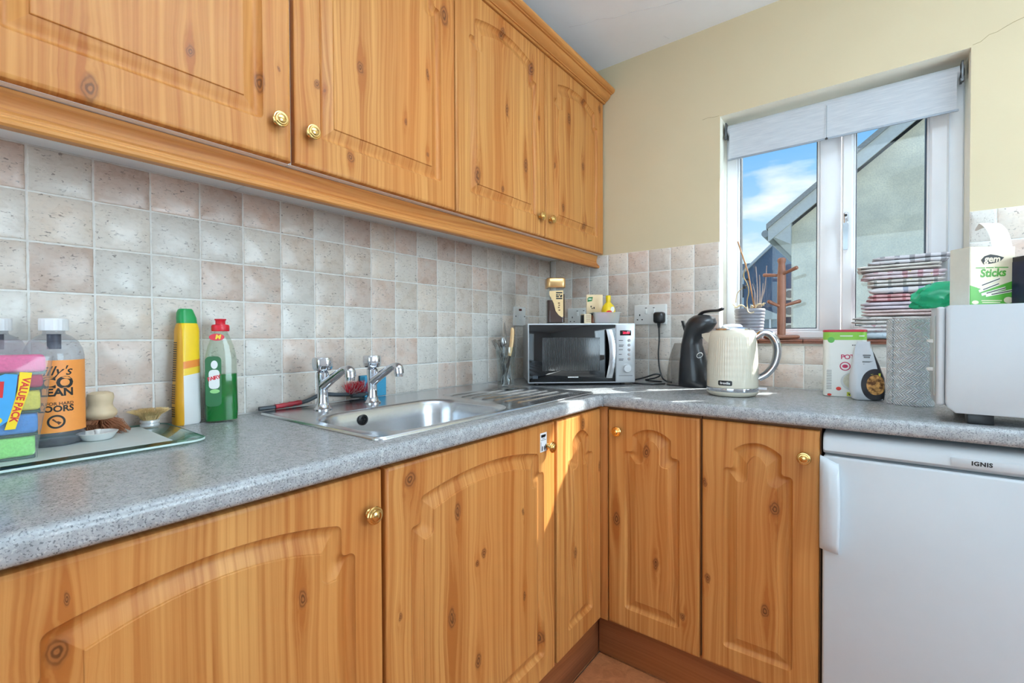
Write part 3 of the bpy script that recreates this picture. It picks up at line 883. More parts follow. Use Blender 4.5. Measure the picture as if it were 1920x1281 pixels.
# ------------------------------------------------------------------ sink
sink = thing('sink', 'stainless steel inset sink with rounded bowl and ribbed drainer', 'sink', (0, 0, WT))
so = rrect(SX0, SX1, SY0, SY1, 0.022)
bo = rrect(BX0, BX1, BY0, BY1, 0.095, 8)
do = rrect(0.170, 0.535, -0.955, -0.600, 0.03)
bm = bmesh.new()
def rl(loop, z): return [bm.verts.new((p[0], p[1], z)) for p in loop]
lv = [(0.0, 0.0003), (0.0005, 0.0035), (0.003, 0.0062), (0.006, 0.0064), (0.010, 0.0046), (0.014, 0.0040)]
def shr(e): return rrect(SX0 + e, SX1 - e, SY0 + e, SY1 - e, max(0.022 - e, 0.006))
ls = [rl(shr(e), z) for e, z in lv]
for a, b in zip(ls, ls[1:]):
    for i in range(len(a)): bm.faces.new((a[i], a[(i + 1) % len(a)], b[(i + 1) % len(b)], b[i]))
holes(bm, shr(0.014), [bo, do], 0.0040)
ob('rim', bm, M_STEEL, sink, smooth=35)
bm = bmesh.new()
secs = []
for e, z in ((0.0, 0.0040), (0.003, 0.0032), (0.007, 0.0), (0.011, -0.008), (0.016, -0.04), (0.022, -0.08), (0.032, -0.112), (0.052, -0.130), (0.085, -0.136), (0.12, -0.139)):
    secs.append([(p[0], p[1], z) for p in rrect(BX0 + e, BX1 - e, BY0 + e, BY1 - e, max(0.095 - e * 0.5, 0.03), 8)])
loft(secs, bm, cap=False)
bm.faces.new([bm.verts.new(p) for p in secs[-1]])
bowl = ob('bowl', bm, M_STEEL, sink, smooth=50)
ob('drain', lathe([(0.0, 0.0), (0.040, 0.0), (0.042, 0.002), (0.036, 0.003), (0.030, 0.001), (0.0, 0.001)], 28, c=(0.37, -1.22, -0.1388)), M_CHROME, bowl)
ov = bmesh.new()
t = lathe([(0.0095, 0.0), (0.0125, 0.0), (0.0150, 0.002), (0.0150, 0.0045), (0.0105, 0.0055), (0.0095, 0.003)], 24, capb=False, capt=False)
lathe([(0.0, 0.0022), (0.0095, 0.0022)], 20, t, capt=False)
box(t, -0.0012, 0.0012, -0.009, 0.009, 0.002, 0.0045); box(t, -0.009, 0.009, -0.0012, 0.0012, 0.002, 0.0045)
for v in t.verts: v.co = Vector((v.co.z, v.co.x, v.co.y))
overflow = ob('overflow', t, M_BLACK, bowl, (0.2185, -1.288, -0.024))
# drainer with ridges
bm = bmesh.new()
def dz(x, y):
    ex = min(min(x - 0.170, 0.535 - x), min(y + 0.955, -0.600 - y))
    base = 0.0040 - 0.0022 * min(1.0, max(0.0, ex / 0.012))
    u = (x - 0.205) / 0.046
    f = abs(u - round(u)) * 0.046
    rid = 0.0042 * max(0.0, 1 - (f / 0.0055) ** 2) if 0.19 < x < 0.52 and -0.935 < y < -0.625 else 0.0
    return base + rid
nx, ny = 147, 40
V = [[bm.verts.new((0.170 + 0.365 * i / nx, -0.955 + 0.355 * j / ny, dz(0.170 + 0.365 * i / nx, -0.955 + 0.355 * j / ny))) for j in range(ny + 1)] for i in range(nx + 1)]
for i in range(nx):
    for j in range(ny): bm.faces.new((V[i][j], V[i + 1][j], V[i + 1][j + 1], V[i][j + 1]))
ob('drainer', bm, M_STEEL, sink, smooth=60)

# ------------------------------------------------------------------ taps
def make_tap(loc, label, rz):
    t = thing('pillar_tap', label, 'tap', loc, rz, 'sink taps')
    ob('body', lathe([(0.0, 0.0), (0.025, 0.0), (0.025, 0.003), (0.021, 0.006), (0.0165, 0.014), (0.0145, 0.024), (0.0135, 0.05), (0.0145, 0.075), (0.0165, 0.092), (0.0165, 0.102), (0.013, 0.106), (0.008, 0.108), (0.0, 0.108)], 28), M_CHROME, t)
    pts = spline([(0.0, -0.004, 0.066), (0.0, -0.025, 0.080), (0.0, -0.055, 0.097), (0.0, -0.082, 0.112), (0.0, -0.098, 0.115), (0.0, -0.106, 0.108), (0.0, -0.108, 0.094)], 6)
    k = len(pts); rr = [0.0145 - 0.005 * min(1, i / (k * 0.55)) + (0.0045 if i > k * 0.78 else 0.0045 * max(0, (i - k * 0.6) / (k * 0.18))) for i in range(k)]
    sp_ = ob('spout', tube(pts, rr, 16), M_CHROME, t)
    ob('nozzle', lathe([(0.0, 0.0), (0.0115, 0.0), (0.0118, 0.006), (0.0125, 0.012), (0.0, 0.012)], 20, c=(0, -0.108, 0.085)), M_CHROME, sp_)
    hb = bmesh.new()
    rings = []
    for r, z in ((0.012, 0.0), (0.0215, 0.0015), (0.0255, 0.006), (0.0275, 0.018), (0.0270, 0.032), (0.0245, 0.037), (0.012, 0.0385)):
        rings.append([((r * (1 - 0.085 * (0.5 + 0.5 * math.cos(6 * a)) * (1 if 0.005 < z < 0.036 else 0.4))) * math.cos(a), (r * (1 - 0.085 * (0.5 + 0.5 * math.cos(6 * a)) * (1 if 0.005 < z < 0.036 else 0.4))) * math.sin(a), z) for a in [2 * PI * i / 48 for i in range(48)]])
    loft(rings, hb)
    ob('handle', hb, M_CHROME, t, (0, 0, 0.107))
    return t
make_tap((0.128, -1.352, WT + 0.0042), 'chrome pillar tap, the one nearer the left end of the sink', 1.74)
make_tap((0.135, -1.196, WT + 0.0042), 'chrome pillar tap beside the blue sponge, nearer the drainer', 1.72)

# ------------------------------------------------------------------ fridge
fr = thing('fridge', 'white undercounter fridge with moulded side handle under the worktop', 'fridge', (1.230, -0.575, 0))
ob('body', BX(0.002, 0.548, 0.002, 0.53, 0.02, 0.823, 0.004), M_APPL, fr)
tp = [(0.0, 0.828), (0.0, 0.872), (-0.006, 0.878), (0.53, 0.878), (0.53, 0.828)]
topm = prism([(-0.012, 0.827), (-0.022, 0.836), (-0.022, 0.858), (-0.014, 0.872), (0.002, 0.8785), (0.53, 0.8785), (0.53, 0.8245), (0.004, 0.8245)], 'x', 0.0, 0.55)
bmesh.ops.bevel(topm, geom=[e for e in topm.edges if abs((e.verts[0].co - e.verts[1].co).x) < 1e-6], offset=0.003, segments=2, affect='EDGES')
top = ob('top_panel', topm, M_APPL, fr)
fd = ob('door', BX(0.0, 0.55, -0.026, 0.0, 0.06, 0.822, 0.006, 3), M_APPL, fr)
hdl = bmesh.new()
secs = []
for z, e in ((0.574, 0.004), (0.577, 0.010), (0.60, 0.020), (0.66, 0.026), (0.72, 0.027), (0.78, 0.024), (0.802, 0.016), (0.812, 0.008), (0.816, 0.002)):
    x1 = 0.034 + 0.004 * math.sin(PI * (z - 0.574) / 0.24)
    sl = 0.010 if z > 0.8 else 0.0
    secs.append([(-0.006, -0.016, z + 0.006), (-0.006, -0.0262 - e * 0.55, z + 0.006), (0.004, -0.0262 - e, z + 0.004), (x1 - 0.006, -0.0262 - e, z - sl), (x1, -0.0262 - e * 0.75, z - sl), (x1, -0.020, z - sl), (0.0, -0.016, z)])
loft(secs, hdl)
ob('handle', hdl, M_APPL, fd, smooth=50)
ob('badge', BX(0.2420, 0.42, -0.0235, -0.022, 0.838, 0.856, 0.0005), M_APPL, top)
decal('lettering', text_geo('IGNIS', 0.0125, 'CENTER', 0, 0.0006, 1.1), front(-0.0238), M_INK, top, 0.292, 0.847)
for x in (0.05, 0.50):
    for y in (0.05, 0.48): ob('foot', lathe([(0.0, 0.0), (0.018, 0.0), (0.018, 0.02), (0.0, 0.02)], 14, c=(x, y, 0)), M_BLACK, fr)

# ------------------------------------------------------------------ neighbourhood outside
M_REND = pm('pale_roughcast_render', (196, 208, 202), 0.95, var=0.10, vscale=5.0, bump=0.5)
def render_wall():
    n = NB('weathered_roughcast')
    o = n.obj()
    a = n.noise(o, 2.2, 6.0, 0.65); b = n.noise(o, 60.0, 3.0)
    c = n.mix(n.rng(a, 0.35, 0.7), lin((236, 230, 206)), lin((196, 194, 178)))
    c = n.mix(n.rng(b, 0.4, 0.7, 0.0, 0.3), c, lin((140, 150, 148)))
    n.set(Base_Color=c, Roughness=0.95); n.bump(b, 0.4, 0.01)
    return n.m
M_REND2 = render_wall()
M_SLATE = pm('blue_slate', (64, 92, 122), 0.7, var=0.12, vscale=30)
M_FASC = pm('pale_fascia', (198, 202, 200), 0.7, var=0.06)
gh = thing('neighbour_house', 'pale grey rendered gable of the house next door, seen through both panes', 'house', (0.40, 6.0, -3.0))
ob('gable_wall', prism([(0.0, 0.0), (7.0, 0.0), (7.0, 5.70), (3.5, 8.55), (0.0, 5.74)], 'y', 0.0, 3.0), M_REND2, gh, smooth=0)
sl = 0.806
def rf(x, o): return 5.86 + sl * x + o
rp = [(-0.27, rf(-0.27, 0.0)), (3.5, rf(3.5, 0.0)), (7.3, rf(-0.3, 0.0)), (7.3, rf(-0.3, 0.14)), (3.5, rf(3.5, 0.16)), (-0.27, rf(-0.27, 0.14))]
ob('roof', prism(rp, 'y', -0.10, 3.1), pm('roof_slate', (96, 104, 112), 0.8, var=0.15), gh, smooth=0)
vb = prism([(-0.29, rf(-0.29, -0.10)), (3.5, rf(3.5, -0.10)), (3.5, rf(3.5, 0.10)), (-0.29, rf(-0.29, 0.10))], 'y', -0.14, -0.10)
ob('bargeboard', vb, M_FASC, gh, smooth=0)
ob('verge_cap', prism([(-0.31, rf(-0.31, 0.10)), (3.5, rf(3.5, 0.10)), (3.5, rf(3.5, 0.18)), (-0.31, rf(-0.31, 0.18))], 'y', -0.18, 0.0), pm('verge_mortar', (150, 152, 150), 0.9, var=0.15), gh, smooth=0)
ob('eave_box', prism([(-0.26, 5.62), (0.004, 5.46), (0.004, 5.80), (-0.26, 5.66)], 'y', -0.12, 2.9), M_FASC, gh, smooth=0)
gt = bmesh.new(); tube([(-0.33, -0.12, 5.66), (-0.33, 3.0, 5.66)], 0.055, 10, gt)
ob('gutter', gt, pm('grey_gutter', (150, 156, 158), 0.6, var=0.1), gh)
bh = thing('slate_hung_house', 'dark blue slate-hung gable in shade behind the pale house', 'house', (-0.95, 9.6, -3.0))
ob('wall', prism([(0.0, 0.0), (1.25, 0.0), (1.25, 6.76), (0.0, 5.52)], 'y', 0.0, 5.0), M_SLATE, bh, smooth=0)
ob('verge', prism([(-0.03, 5.50), (1.25, 6.74), (1.25, 6.81), (-0.03, 5.57)], 'y', -0.05, 0.02), pm('pale_verge', (190, 196, 200), 0.8, var=0.05), bh, smooth=0)
cons = thing('white_conservatory', 'small white glazed lean-to at the foot of the blue house', 'conservatory', (-0.74, 9.3, -3.0))
ob('base_wall', BX(0.0, 0.55, 0.0, 0.28, 0.0, 3.6), M_REND, cons, smooth=0)
for i in range(4): ob('frame_post', BX(0.01 + 0.17 * i, 0.045 + 0.17 * i, 0.0, 0.04, 3.6, 4.45), M_UPVC, cons, smooth=0)
ob('frame_rail', BX(0.0, 0.56, 0.0, 0.04, 4.02, 4.06), M_UPVC, cons, smooth=0)
ob('glazing', BX(0.0, 0.56, 0.05, 0.27, 3.6, 4.45), pm('dull_glass', (120, 140, 150), 0.15, var=0.1), cons, smooth=0)
ob('roof', prism([(0.0, 4.45), (0.58, 4.45), (0.58, 4.52), (-0.02, 4.80), (-0.02, 4.7)], 'y', -0.03, 0.28), M_FASC, cons, smooth=0)
for i, z in enumerate((4.86, 4.50, 4.12)):
    ac = thing('outdoor_unit', ('white air conditioning unit, topmost of three on the blue house wall', 'white air conditioning unit, middle of three on the blue house wall', 'white air conditioning unit, lowest of three on the blue house wall')[i], 'air conditioner', (-0.16, 9.40, -3.0 + z), 0, 'air conditioning units on the blue house')
    ob('case', BX(0.0, 0.34, 0.0, 0.195, 0.0, 0.24, 0.01), pm('unit_case', (222, 222, 216), 0.6, var=0.05), ac)
    ob('fan_grille', lathe_y([(0.0, 0.0), (0.085, 0.0), (0.085, 0.012), (0.0, 0.012)], 18, (0.14, 0.0, 0.12)), pm('unit_grille', (120, 124, 126), 0.6, var=0.1), ac)
fh = thing('distant_house', 'far pale house with a grey roof, just above the blue gable on the left', 'house', (-2.9, 17.0, -3.0))
ob('wall', BX(0.0, 1.9, 0.0, 3.0, 0.0, 6.25), pm('far_cream', (214, 222, 224), 0.9, var=0.06), fh, smooth=0)
ob('roof', prism([(-0.1, 6.25), (2.0, 6.25), (2.0, 6.32), (1.6, 6.75), (0.2, 6.75), (-0.1, 6.32)], 'y', -0.1, 3.1), pm('far_roof', (120, 128, 140), 0.9, var=0.1), fh, smooth=0)
for i in range(3): ob('window', BX(0.25 + 0.55 * i, 0.55 + 0.55 * i, -0.03, 0.0, 5.5, 6.0), M_GASKET, fh, smooth=0)
ground = struct(ob('ground', BX(-25, 25, 0.5, 45, -3.1, -3.0), pm('yard_ground', (120, 126, 116), 0.95, var=0.15, vscale=2), smooth=0))

def strip(x0, x1, z0, z1, n=14, r=0.0025):
    """subdivided print patch with clipped corners"""
    vs, fs = [], []
    for i in range(n + 1):
        x = x0 + (x1 - x0) * i / n
        e = r if i in (0, n) else 0.0
        vs += [(x, z0 + e), (x, z1 - e)]
    for i in range(n): fs.append((2 * i, 2 * i + 2, 2 * i + 3, 2 * i + 1))
    return vs, fs
# ------------------------------------------------------------------ wall plates
def lr(w, h, r, k=4): return rrect(-w / 2, w / 2, -h / 2, h / 2, r, k)
def plate(bm, w, h, d, r=0.004):
    loft([[(x, y, z) for x, z in lr(w - 2 * e, h - 2 * e, r)] for e, y in ((0.0, -0.0003), (0.0, -d + 0.0025), (0.001, -d + 0.0008), (0.003, -d))], bm)
    return bm
M_PLATE = pm('white_socket_plastic', (232, 231, 227), 0.3, var=0.015)
def pins(parent, x, z, y):
    for px_, pz_, w, h in ((x - 0.011, z - 0.010, 0.0065, 0.0045), (x + 0.011, z - 0.010, 0.0065, 0.0045), (x, z + 0.011, 0.0045, 0.0085)):
        ob('pin_slot', BX(px_ - w / 2, px_ + w / 2, y - 0.0006, y + 0.0005, pz_ - h / 2, pz_ + h / 2), M_BLACK, parent, smooth=0)
def double_socket(loc, label):
    s = thing('wall_socket', label, 'socket', loc, 0, 'double wall sockets')
    ob('plate', plate(bmesh.new(), 0.150, 0.090, 0.010), M_PLATE, s)
    for sx in (-1, 1):
        pins(s, sx * 0.047, -0.012, -0.0100)
        ob('rocker', BX(sx * 0.018 - 0.006, sx * 0.018 + 0.006, -0.0135, -0.0098, 0.004, 0.026, 0.0015), M_PLATE, s)
        ob('indicator', BX(sx * 0.018 - 0.004, sx * 0.018 + 0.004, -0.0106, -0.0099, 0.029, 0.032), M_BLACK, s, smooth=0)
    return s
double_socket((0.185, 0.0, 1.226), 'white double wall socket half hidden behind the tub on the microwave')
double_socket((0.540, 0.0, 1.227), 'white double wall socket with the black plug in it')
sp_sw = thing('fused_switch', 'white fused wall switch with a small red neon on the sink wall', 'switch', (0.0, -0.279, 1.226), PI / 2)
ob('plate', plate(bmesh.new(), 0.088, 0.090, 0.010), M_PLATE, sp_sw)
ob('rocker', BX(-0.007, 0.009, -0.0135, -0.0098, -0.017, 0.008, 0.0015), M_PLATE, sp_sw)
ob('neon', BX(-0.010, 0.012, -0.0112, -0.0098, 0.026, 0.036, 0.001), pm('dark_red_neon', (96, 22, 20), 0.25, var=0.1), sp_sw)
for x in (-0.034, 0.035): ob('screw', lathe_y([(0.0, 0.0), (0.0035, 0.0), (0.003, 0.001), (0.0, 0.001)], 12, (x, -0.0100, 0.0)), M_BLACK, sp_sw)
# plug and flex
pg = thing('plug', 'black three-pin plug with its flex hanging to the worktop', 'plug', (0.587, -0.0108, 1.212))
loft([[(x, y, z) for x, z in lr(0.048 - 2 * e, 0.050 - 2 * e, 0.012)] for e, y in ((0.0, 0.0), (0.0, -0.018), (0.004, -0.027), (0.010, -0.030))], (pb := bmesh.new()))
plug_body = ob('body', pb, M_BLACK, pg)
ob('strain_relief', tube([(0, -0.014, -0.024), (0, -0.014, -0.045)], [0.008, 0.0045], 12), M_BLACK, plug_body)
fl = spline([(0.0, -0.014, -0.043), (0.002, -0.016, -0.10), (0.000, -0.020, -0.16), (0.006, -0.024, -0.22), (0.022, -0.034, -0.262), (0.040, -0.045, -0.2745), (0.062, -0.066, -0.2765), (0.078, -0.080, -0.2765)], 8)
ob('flex', tube(fl, 0.0034, 8), M_BLACK, pg)
lp = thing('power_lead', 'slack black lead looping on the worktop beside the microwave', 'cable', (0.60, -0.15, WT))
lpt = spline([(-0.095, -0.001, 0.006), (-0.05, -0.055, 0.0045), (0.02, -0.045, 0.0045), (0.060, -0.005, 0.0045)], 8)
ob('lead', tube(lpt, 0.0035, 8), M_BLACK, lp)
lpt = spline([(-0.09, 0.018, 0.008), (-0.04, 0.030, 0.022), (0.004, 0.036, 0.038), (0.022, 0.050, 0.034), (-0.005, 0.060, 0.020), (-0.05, 0.066, 0.008), (-0.02, 0.074, 0.0042), (0.02, 0.070, 0.0042)], 8)
ob('loop', tube(lpt, 0.0033, 8), M_BLACK, lp)

# ------------------------------------------------------------------ microwave in the corner
MA = math.radians(40.83)
mw = thing('microwave', 'silver microwave with black glass door, set across the corner', 'microwave', (0.235, -0.529, WT), MA)
MW, MH, MD = 0.440, 0.242, 0.285
M_SILV = pm('silver_paint', (206, 208, 210), 0.32, 0.35, var=0.02, vscale=60)
M_MWSIDE = pm('dark_grey_casing', (150, 150, 150), 0.4, 0.3, var=0.05)
ob('casing', BX(0.002, MW - 0.002, 0.016, MD, 0.0125, MH + 0.0105, 0.004), M_MWSIDE, mw)
ob('front_frame', BX(0.0, MW, 0.0, 0.016, 0.011, MH + 0.012, 0.003), M_SILV, mw)
M_BGLASS = pm('black_door_glass', (10, 11, 13), 0.045, var=0.1, spec=0.6)
dr = ob('door', BX(0.0045, 0.3575, -0.004, 0.0005, 0.0165, MH + 0.0065, 0.001), M_BGLASS, mw)
def mesh_win():
    n = NB('microwave_window_mesh')
    o = n.xyz(n.obj())
    l = n.M('SINE', n.M('MULTIPLY', o[0], 1100.0))
    n.set(Base_Color=n.mix(n.rng(l, -0.6, 0.6), lin((22, 22, 23)), lin((66, 66, 66))), Roughness=0.18)
    return n.m
ob('window', BX(0.058, 0.293, -0.0046, -0.0038, 0.062, 0.196, 0.0002), mesh_win(), dr)
hb = bmesh.new()
loft([[(x + cx, y + cy, z) for x, y in ((-0.0125, -0.003), (0.0, -0.006), (0.0125, -0.003), (0.0125, 0.003), (-0.0125, 0.003))] for z, cx, cy in [(0.032 + 0.197 * i / 12, 0.3290 + 0.010 * math.sin(PI * i / 12), -0.010 - 0.016 * math.sin(PI * i / 12)) for i in range(13)]], hb)
ob('handle', hb, pm('satin_aluminium', (214, 216, 220), 0.25, 1.0, var=0.03), dr)
decal('lettering', bars([(0.162 + 0.0062 * i, 0.167 + 0.0062 * i, 0.036) for i in range(7)], 0.0045), front(-0.0045), M_WHITEINK, dr)
decal('sticker', bars([(0.018, 0.040, 0.036)], 0.012), front(-0.0045), pm('dim_sticker', (62, 70, 78), 0.4, var=0.2), dr)
pn = ob('control_panel', BX(0.3605, 0.4365, -0.0035, 0.0005, 0.0165, MH + 0.0065, 0.001), M_SILV, mw)
ob('display', BX(0.376, 0.422, -0.0042, -0.003, 0.204, 0.225, 0.0003), pm('display_black', (16, 10, 14), 0.1, var=0.1), pn)
decal('digits', text_geo('20:00', 0.013, 'CENTER', 0, 0.0003), front(-0.0045), pm('red_digits', (220, 30, 70), 0.5, emit=(235, 30, 70), es=1.2), pn, 0.4015, 0.2145)
for i, z in enumerate((0.184, 0.165, 0.146, 0.127, 0.108)):
    ob('button', lathe_y([(0.0, 0.0), (0.0062, 0.0), (0.0062, 0.002), (0.005, 0.0032), (0.0, 0.0034)], 16, (0.4135, -0.0035, z)), M_CHROME, pn)
    decal('print', bars([(0.371, 0.371 + (0.018, 0.021, 0.017, 0.012, 0.020)[i], z)] + ([(0.371, 0.389, z - 0.005)] if i in (1, 4) else []), 0.0022), front(-0.0037), M_INK, pn)
ob('dial', lathe_y([(0.0, 0.0), (0.0195, 0.0), (0.0195, 0.002), (0.0165, 0.004), (0.0160, 0.014), (0.0145, 0.0165), (0.0, 0.017)], 28, (0.403, -0.0035, 0.070)), M_SILV, pn)
decal('print', bars([(0.371, 0.428, 0.040)], 0.0012), front(-0.0037), M_INK, pn)
for x in (0.04, 0.40):
    for y in (0.05, 0.25): ob('foot', lathe([(0.0, 0.0), (0.011, 0.0), (0.011, 0.0125), (0.0, 0.0125)], 12, c=(x, y, 0.0004)), M_BLACK, mw)
def on_mw(lx, ly, z=0.0):
    return (0.235 + lx * math.cos(MA) - ly * math.sin(MA), -0.529 + lx * math.sin(MA) + ly * math.cos(MA), WT + MH + 0.0123 + z)

# coffee jar
M_CLEAR = thin_glass('clear_glass', (246, 249, 249), 0.03, 0.95)
M_LABEL = pm('cream_label', (238, 204, 150), 0.5, var=0.04)
jar = thing('coffee_jar', 'square glass jar of instant coffee with a gold lid on the microwave', 'jar', on_mw(0.124, 0.085), MA)
def sq(h, z, r=0.014): return [(x, y, z) for x, y in rrect(-h, h, -h, h, r)]
ob('glass', loft([sq(0.034, 0.0), sq(0.0375, 0.004), sq(0.0375, 0.136), sq(0.034, 0.143), sq(0.032, 0.150)]), M_CLEAR, jar)
ob('coffee', loft([sq(0.0335, 0.004), sq(0.0355, 0.007), sq(0.0355, 0.098), [(x, y, 0.106 + 0.02 * x / 0.036) for x, y in rrect(-0.035, 0.035, -0.035, 0.035, 0.013)]]), pm('coffee_granules', (74, 46, 36), 0.7, var=0.35, vscale=420, bump=0.6), jar, smooth=20)
ob('lid', loft([sq(0.0385, 0.1505), sq(0.0395, 0.153), sq(0.0395, 0.186), sq(0.037, 0.190), sq(0.034, 0.1912)]), pm('gold_lid', (214, 172, 118), 0.28, 0.85, var=0.04), jar)
lab = [(-0.030, 0.135), (0.028, 0.138), (0.028, 0.030), (0.022, 0.026), (0.008, 0.036), (-0.004, 0.052), (-0.012, 0.085), (-0.022, 0.105), (-0.029, 0.118)]
lb = ob('label', prism(lab, 'y', -0.0382, -0.0377), M_LABEL, jar, smooth=0)
decal('print', bars([(-0.002, 0.024, 0.128), (-0.002, 0.006, 0.119), (0.008, 0.014, 0.119), (0.016, 0.024, 0.117), (-0.002, 0.010, 0.112), (0.014, 0.023, 0.112), (-0.002, 0.024, 0.104)], 0.0055), front(-0.0384), M_INK, lb)
decal('print', bars([(0.006, 0.014, 0.085), (0.008, 0.014, 0.076), (0.006, 0.013, 0.067), (0.008, 0.015, 0.056)], 0.005), front(-0.0384), pm('brown_ink', (120, 80, 50), 0.6, var=0.1), lb)
lb2 = ob('side_label', prism([(-0.026, 0.028), (0.024, 0.028), (0.024, 0.100), (-0.026, 0.100)], 'x', 0.0377, 0.0382), M_LABEL, jar, smooth=0)
decal('print', bars([(-0.020, 0.018, 0.093), (-0.016, 0.000, 0.084), (0.004, 0.018, 0.084), (-0.016, 0.014, 0.075)], 0.006), lambda x, z: (0.0384, x, z), M_INK, lb2)
# translucent tub with sauces
tub = thing('plastic_tub', 'small clear plastic tub of oddments at the front of the microwave', 'tub', on_mw(0.335, 0.078), MA)
M_TUB = thin_glass('cloudy_plastic', (240, 242, 242), 0.2, 0.8, 0.35, (240, 240, 238))
tb = bmesh.new()
def tl(w, d, z, r=0.008): return [(x, y, z) for x, y in rrect(-w, w, -d, d, r)]
loft([tl(0.050, 0.036, 0.001), tl(0.050, 0.036, 0.0), tl(0.056, 0.042, 0.043), tl(0.060, 0.046, 0.044), tl(0.060, 0.046, 0.0465), tl(0.0545, 0.0405, 0.046), tl(0.049, 0.035, 0.003)], tb)
ob('tub', tb, M_TUB, tub)
lem = thing('lemon_juice_bottle', 'yellow lemon-shaped juice bottle standing in the clear tub', 'bottle', on_mw(0.348, 0.072, 0.0035), MA)
ob('body', lathe([(0.0, 0.0), (0.018, 0.0), (0.025, 0.010), (0.029, 0.03), (0.029, 0.052), (0.024, 0.070), (0.014, 0.081), (0.009, 0.088), (0.009, 0.092), (0.0, 0.092)], 28), pm('lemon_yellow', (238, 204, 34), 0.35, var=0.06, vscale=120, bump=0.1), lem)
ob('cap', lathe([(0.0, 0.0915), (0.0105, 0.0915), (0.0105, 0.112), (0.009, 0.115), (0.0, 0.115)], 20), pm('yellow_cap', (240, 206, 20), 0.35, var=0.03), lem)
decal('label', flat_geo([disc(0.012, 0.056, 0.010, 0.011)]), cyl(0.0296), M_WHITEINK, lem)
decal('label', flat_geo([disc(-0.004, 0.042, 0.013, 0.009)]), cyl(0.0298), pm('red_print', (206, 44, 32), 0.5, var=0.05), lem)
oni = thing('pink_sachet', 'shiny pink sachet tucked into the front of the clear tub', 'sachet', on_mw(0.322, 0.050, 0.004), MA)
sb = bmesh.new()
loft([[(x * k, y * k2, z) for x, y in lr(0.050, 0.016, 0.006)] for z, k, k2 in ((0.0, 0.8, 0.5), (0.008, 1.0, 1.0), (0.022, 1.05, 1.05), (0.034, 0.95, 0.7), (0.040, 0.9, 0.25))], sb)
ob('packet', sb, pm('pink_foil', (232, 128, 168), 0.15, 0.2, var=0.25, vscale=90, bump=0.3), oni)
sm = thing('small_jar', 'small amber jar inside the clear tub, beside the pink sachet', 'jar', on_mw(0.286, 0.075, 0.0035), MA)
ob('glass', lathe([(0.0, 0.0), (0.014, 0.0), (0.0145, 0.003), (0.0145, 0.026), (0.012, 0.030), (0.012, 0.032), (0.0, 0.032)], 20), pm('amber_sauce', (150, 92, 66), 0.2, var=0.12), sm)
ob('lid', lathe([(0.0, 0.0322), (0.0135, 0.0322), (0.0135, 0.0395), (0.0, 0.040)], 20), M_BLACK, sm)
pk = thing('seasoning_packet', 'cream paper packet with a green logo leaning behind the lemon bottle', 'packet', on_mw(0.305, 0.140), MA)
ob('packet', BX(-0.036, 0.036, -0.004, 0.004, 0.0, 0.128, 0.002), pm('cream_packet', (240, 212, 168), 0.5, var=0.04), pk)
decal('logo', flat_geo([[(-0.032, 0.096), (-0.012, 0.100), (-0.008, 0.118), (-0.026, 0.117), (-0.032, 0.112)]]), front(-0.0043), pm('green_print', (38, 110, 52), 0.5, var=0.05), pk)
decal('logo', bars([(-0.028, -0.014, 0.1085)], 0.004), front(-0.0045), M_WHITEINK, pk)
decal('print', flat_geo([disc(-0.016, 0.076, 0.003, 0.004), disc(-0.011, 0.068, 0.0025, 0.0025), disc(-0.003, 0.070, 0.003, 0.0045)]), front(-0.0043), M_INK, pk)
cbx = thing('spice_box', 'little cream box with a dark end lying beside the clear tub', 'box', on_mw(0.252, 0.065), MA + 0.3)
ob('carton', BX(-0.018, 0.016, -0.016, 0.016, 0.0, 0.040, 0.002), pm('cream_carton', (226, 206, 172), 0.5, var=0.05), cbx)
ob('dark_end', BX(-0.0195, -0.0182, -0.014, 0.014, 0.002, 0.036, 0.0004), M_BLACK, cbx)
decal('print', bars([(-0.010, 0.012, 0.010 + 0.006 * i) for i in range(5)], 0.0015), front(-0.0163), pm('brown_ink', (120, 80, 50), 0.6, var=0.1), cbx)

# ------------------------------------------------------------------ cutlery glass on the drainer
M_CUT = pm('dull_cutlery_steel', (150, 148, 146), 0.18, 1.0, var=0.12, vscale=60)
gx, gy, gz = 0.236, -0.674, WT + 0.0046
gl = thing('drinking_glass', 'tall clear drinking glass holding the cutlery on the drainer', 'glass', (gx, gy, gz))
ob('glass', lathe([(0.0, 0.0), (0.028, 0.0), (0.030, 0.002), (0.031, 0.02), (0.0335, 0.07), (0.0365, 0.12), (0.0385, 0.135), (0.0365, 0.158), (0.0350, 0.158), (0.0368, 0.135), (0.0345, 0.118), (0.0315, 0.07), (0.0285, 0.016), (0.0, 0.014)], 36), M_CLEAR, gl)
def cut(name, label, base, tip, parts, rz=0.0):
    """things standing in the glass: built along +z then leaned from base to tip"""
    b, t = Vector(base), Vector(tip)
    o = thing(name, label, name.replace('_', ' '), (gx + b.x, gy + b.y, gz + b.z), 0, 'cutlery in the glass')
    q = (t - b).to_track_quat('Z', 'Y')
    o.rotation_mode = 'QUATERNION'
    from mathutils import Quaternion
    o.rotation_quaternion = q @ Quaternion((0, 0, 1), rz)
    for nm, bm_, mt in parts: ob(nm, bm_, mt, o)
    return o
def flatbar(rows):
    """rows (z, half width, thickness, y)"""
    return loft([[(-w, y - t, z), (w, y - t, z), (w, y + t, z), (-w, y + t, z)] for z, w, t, y in rows])
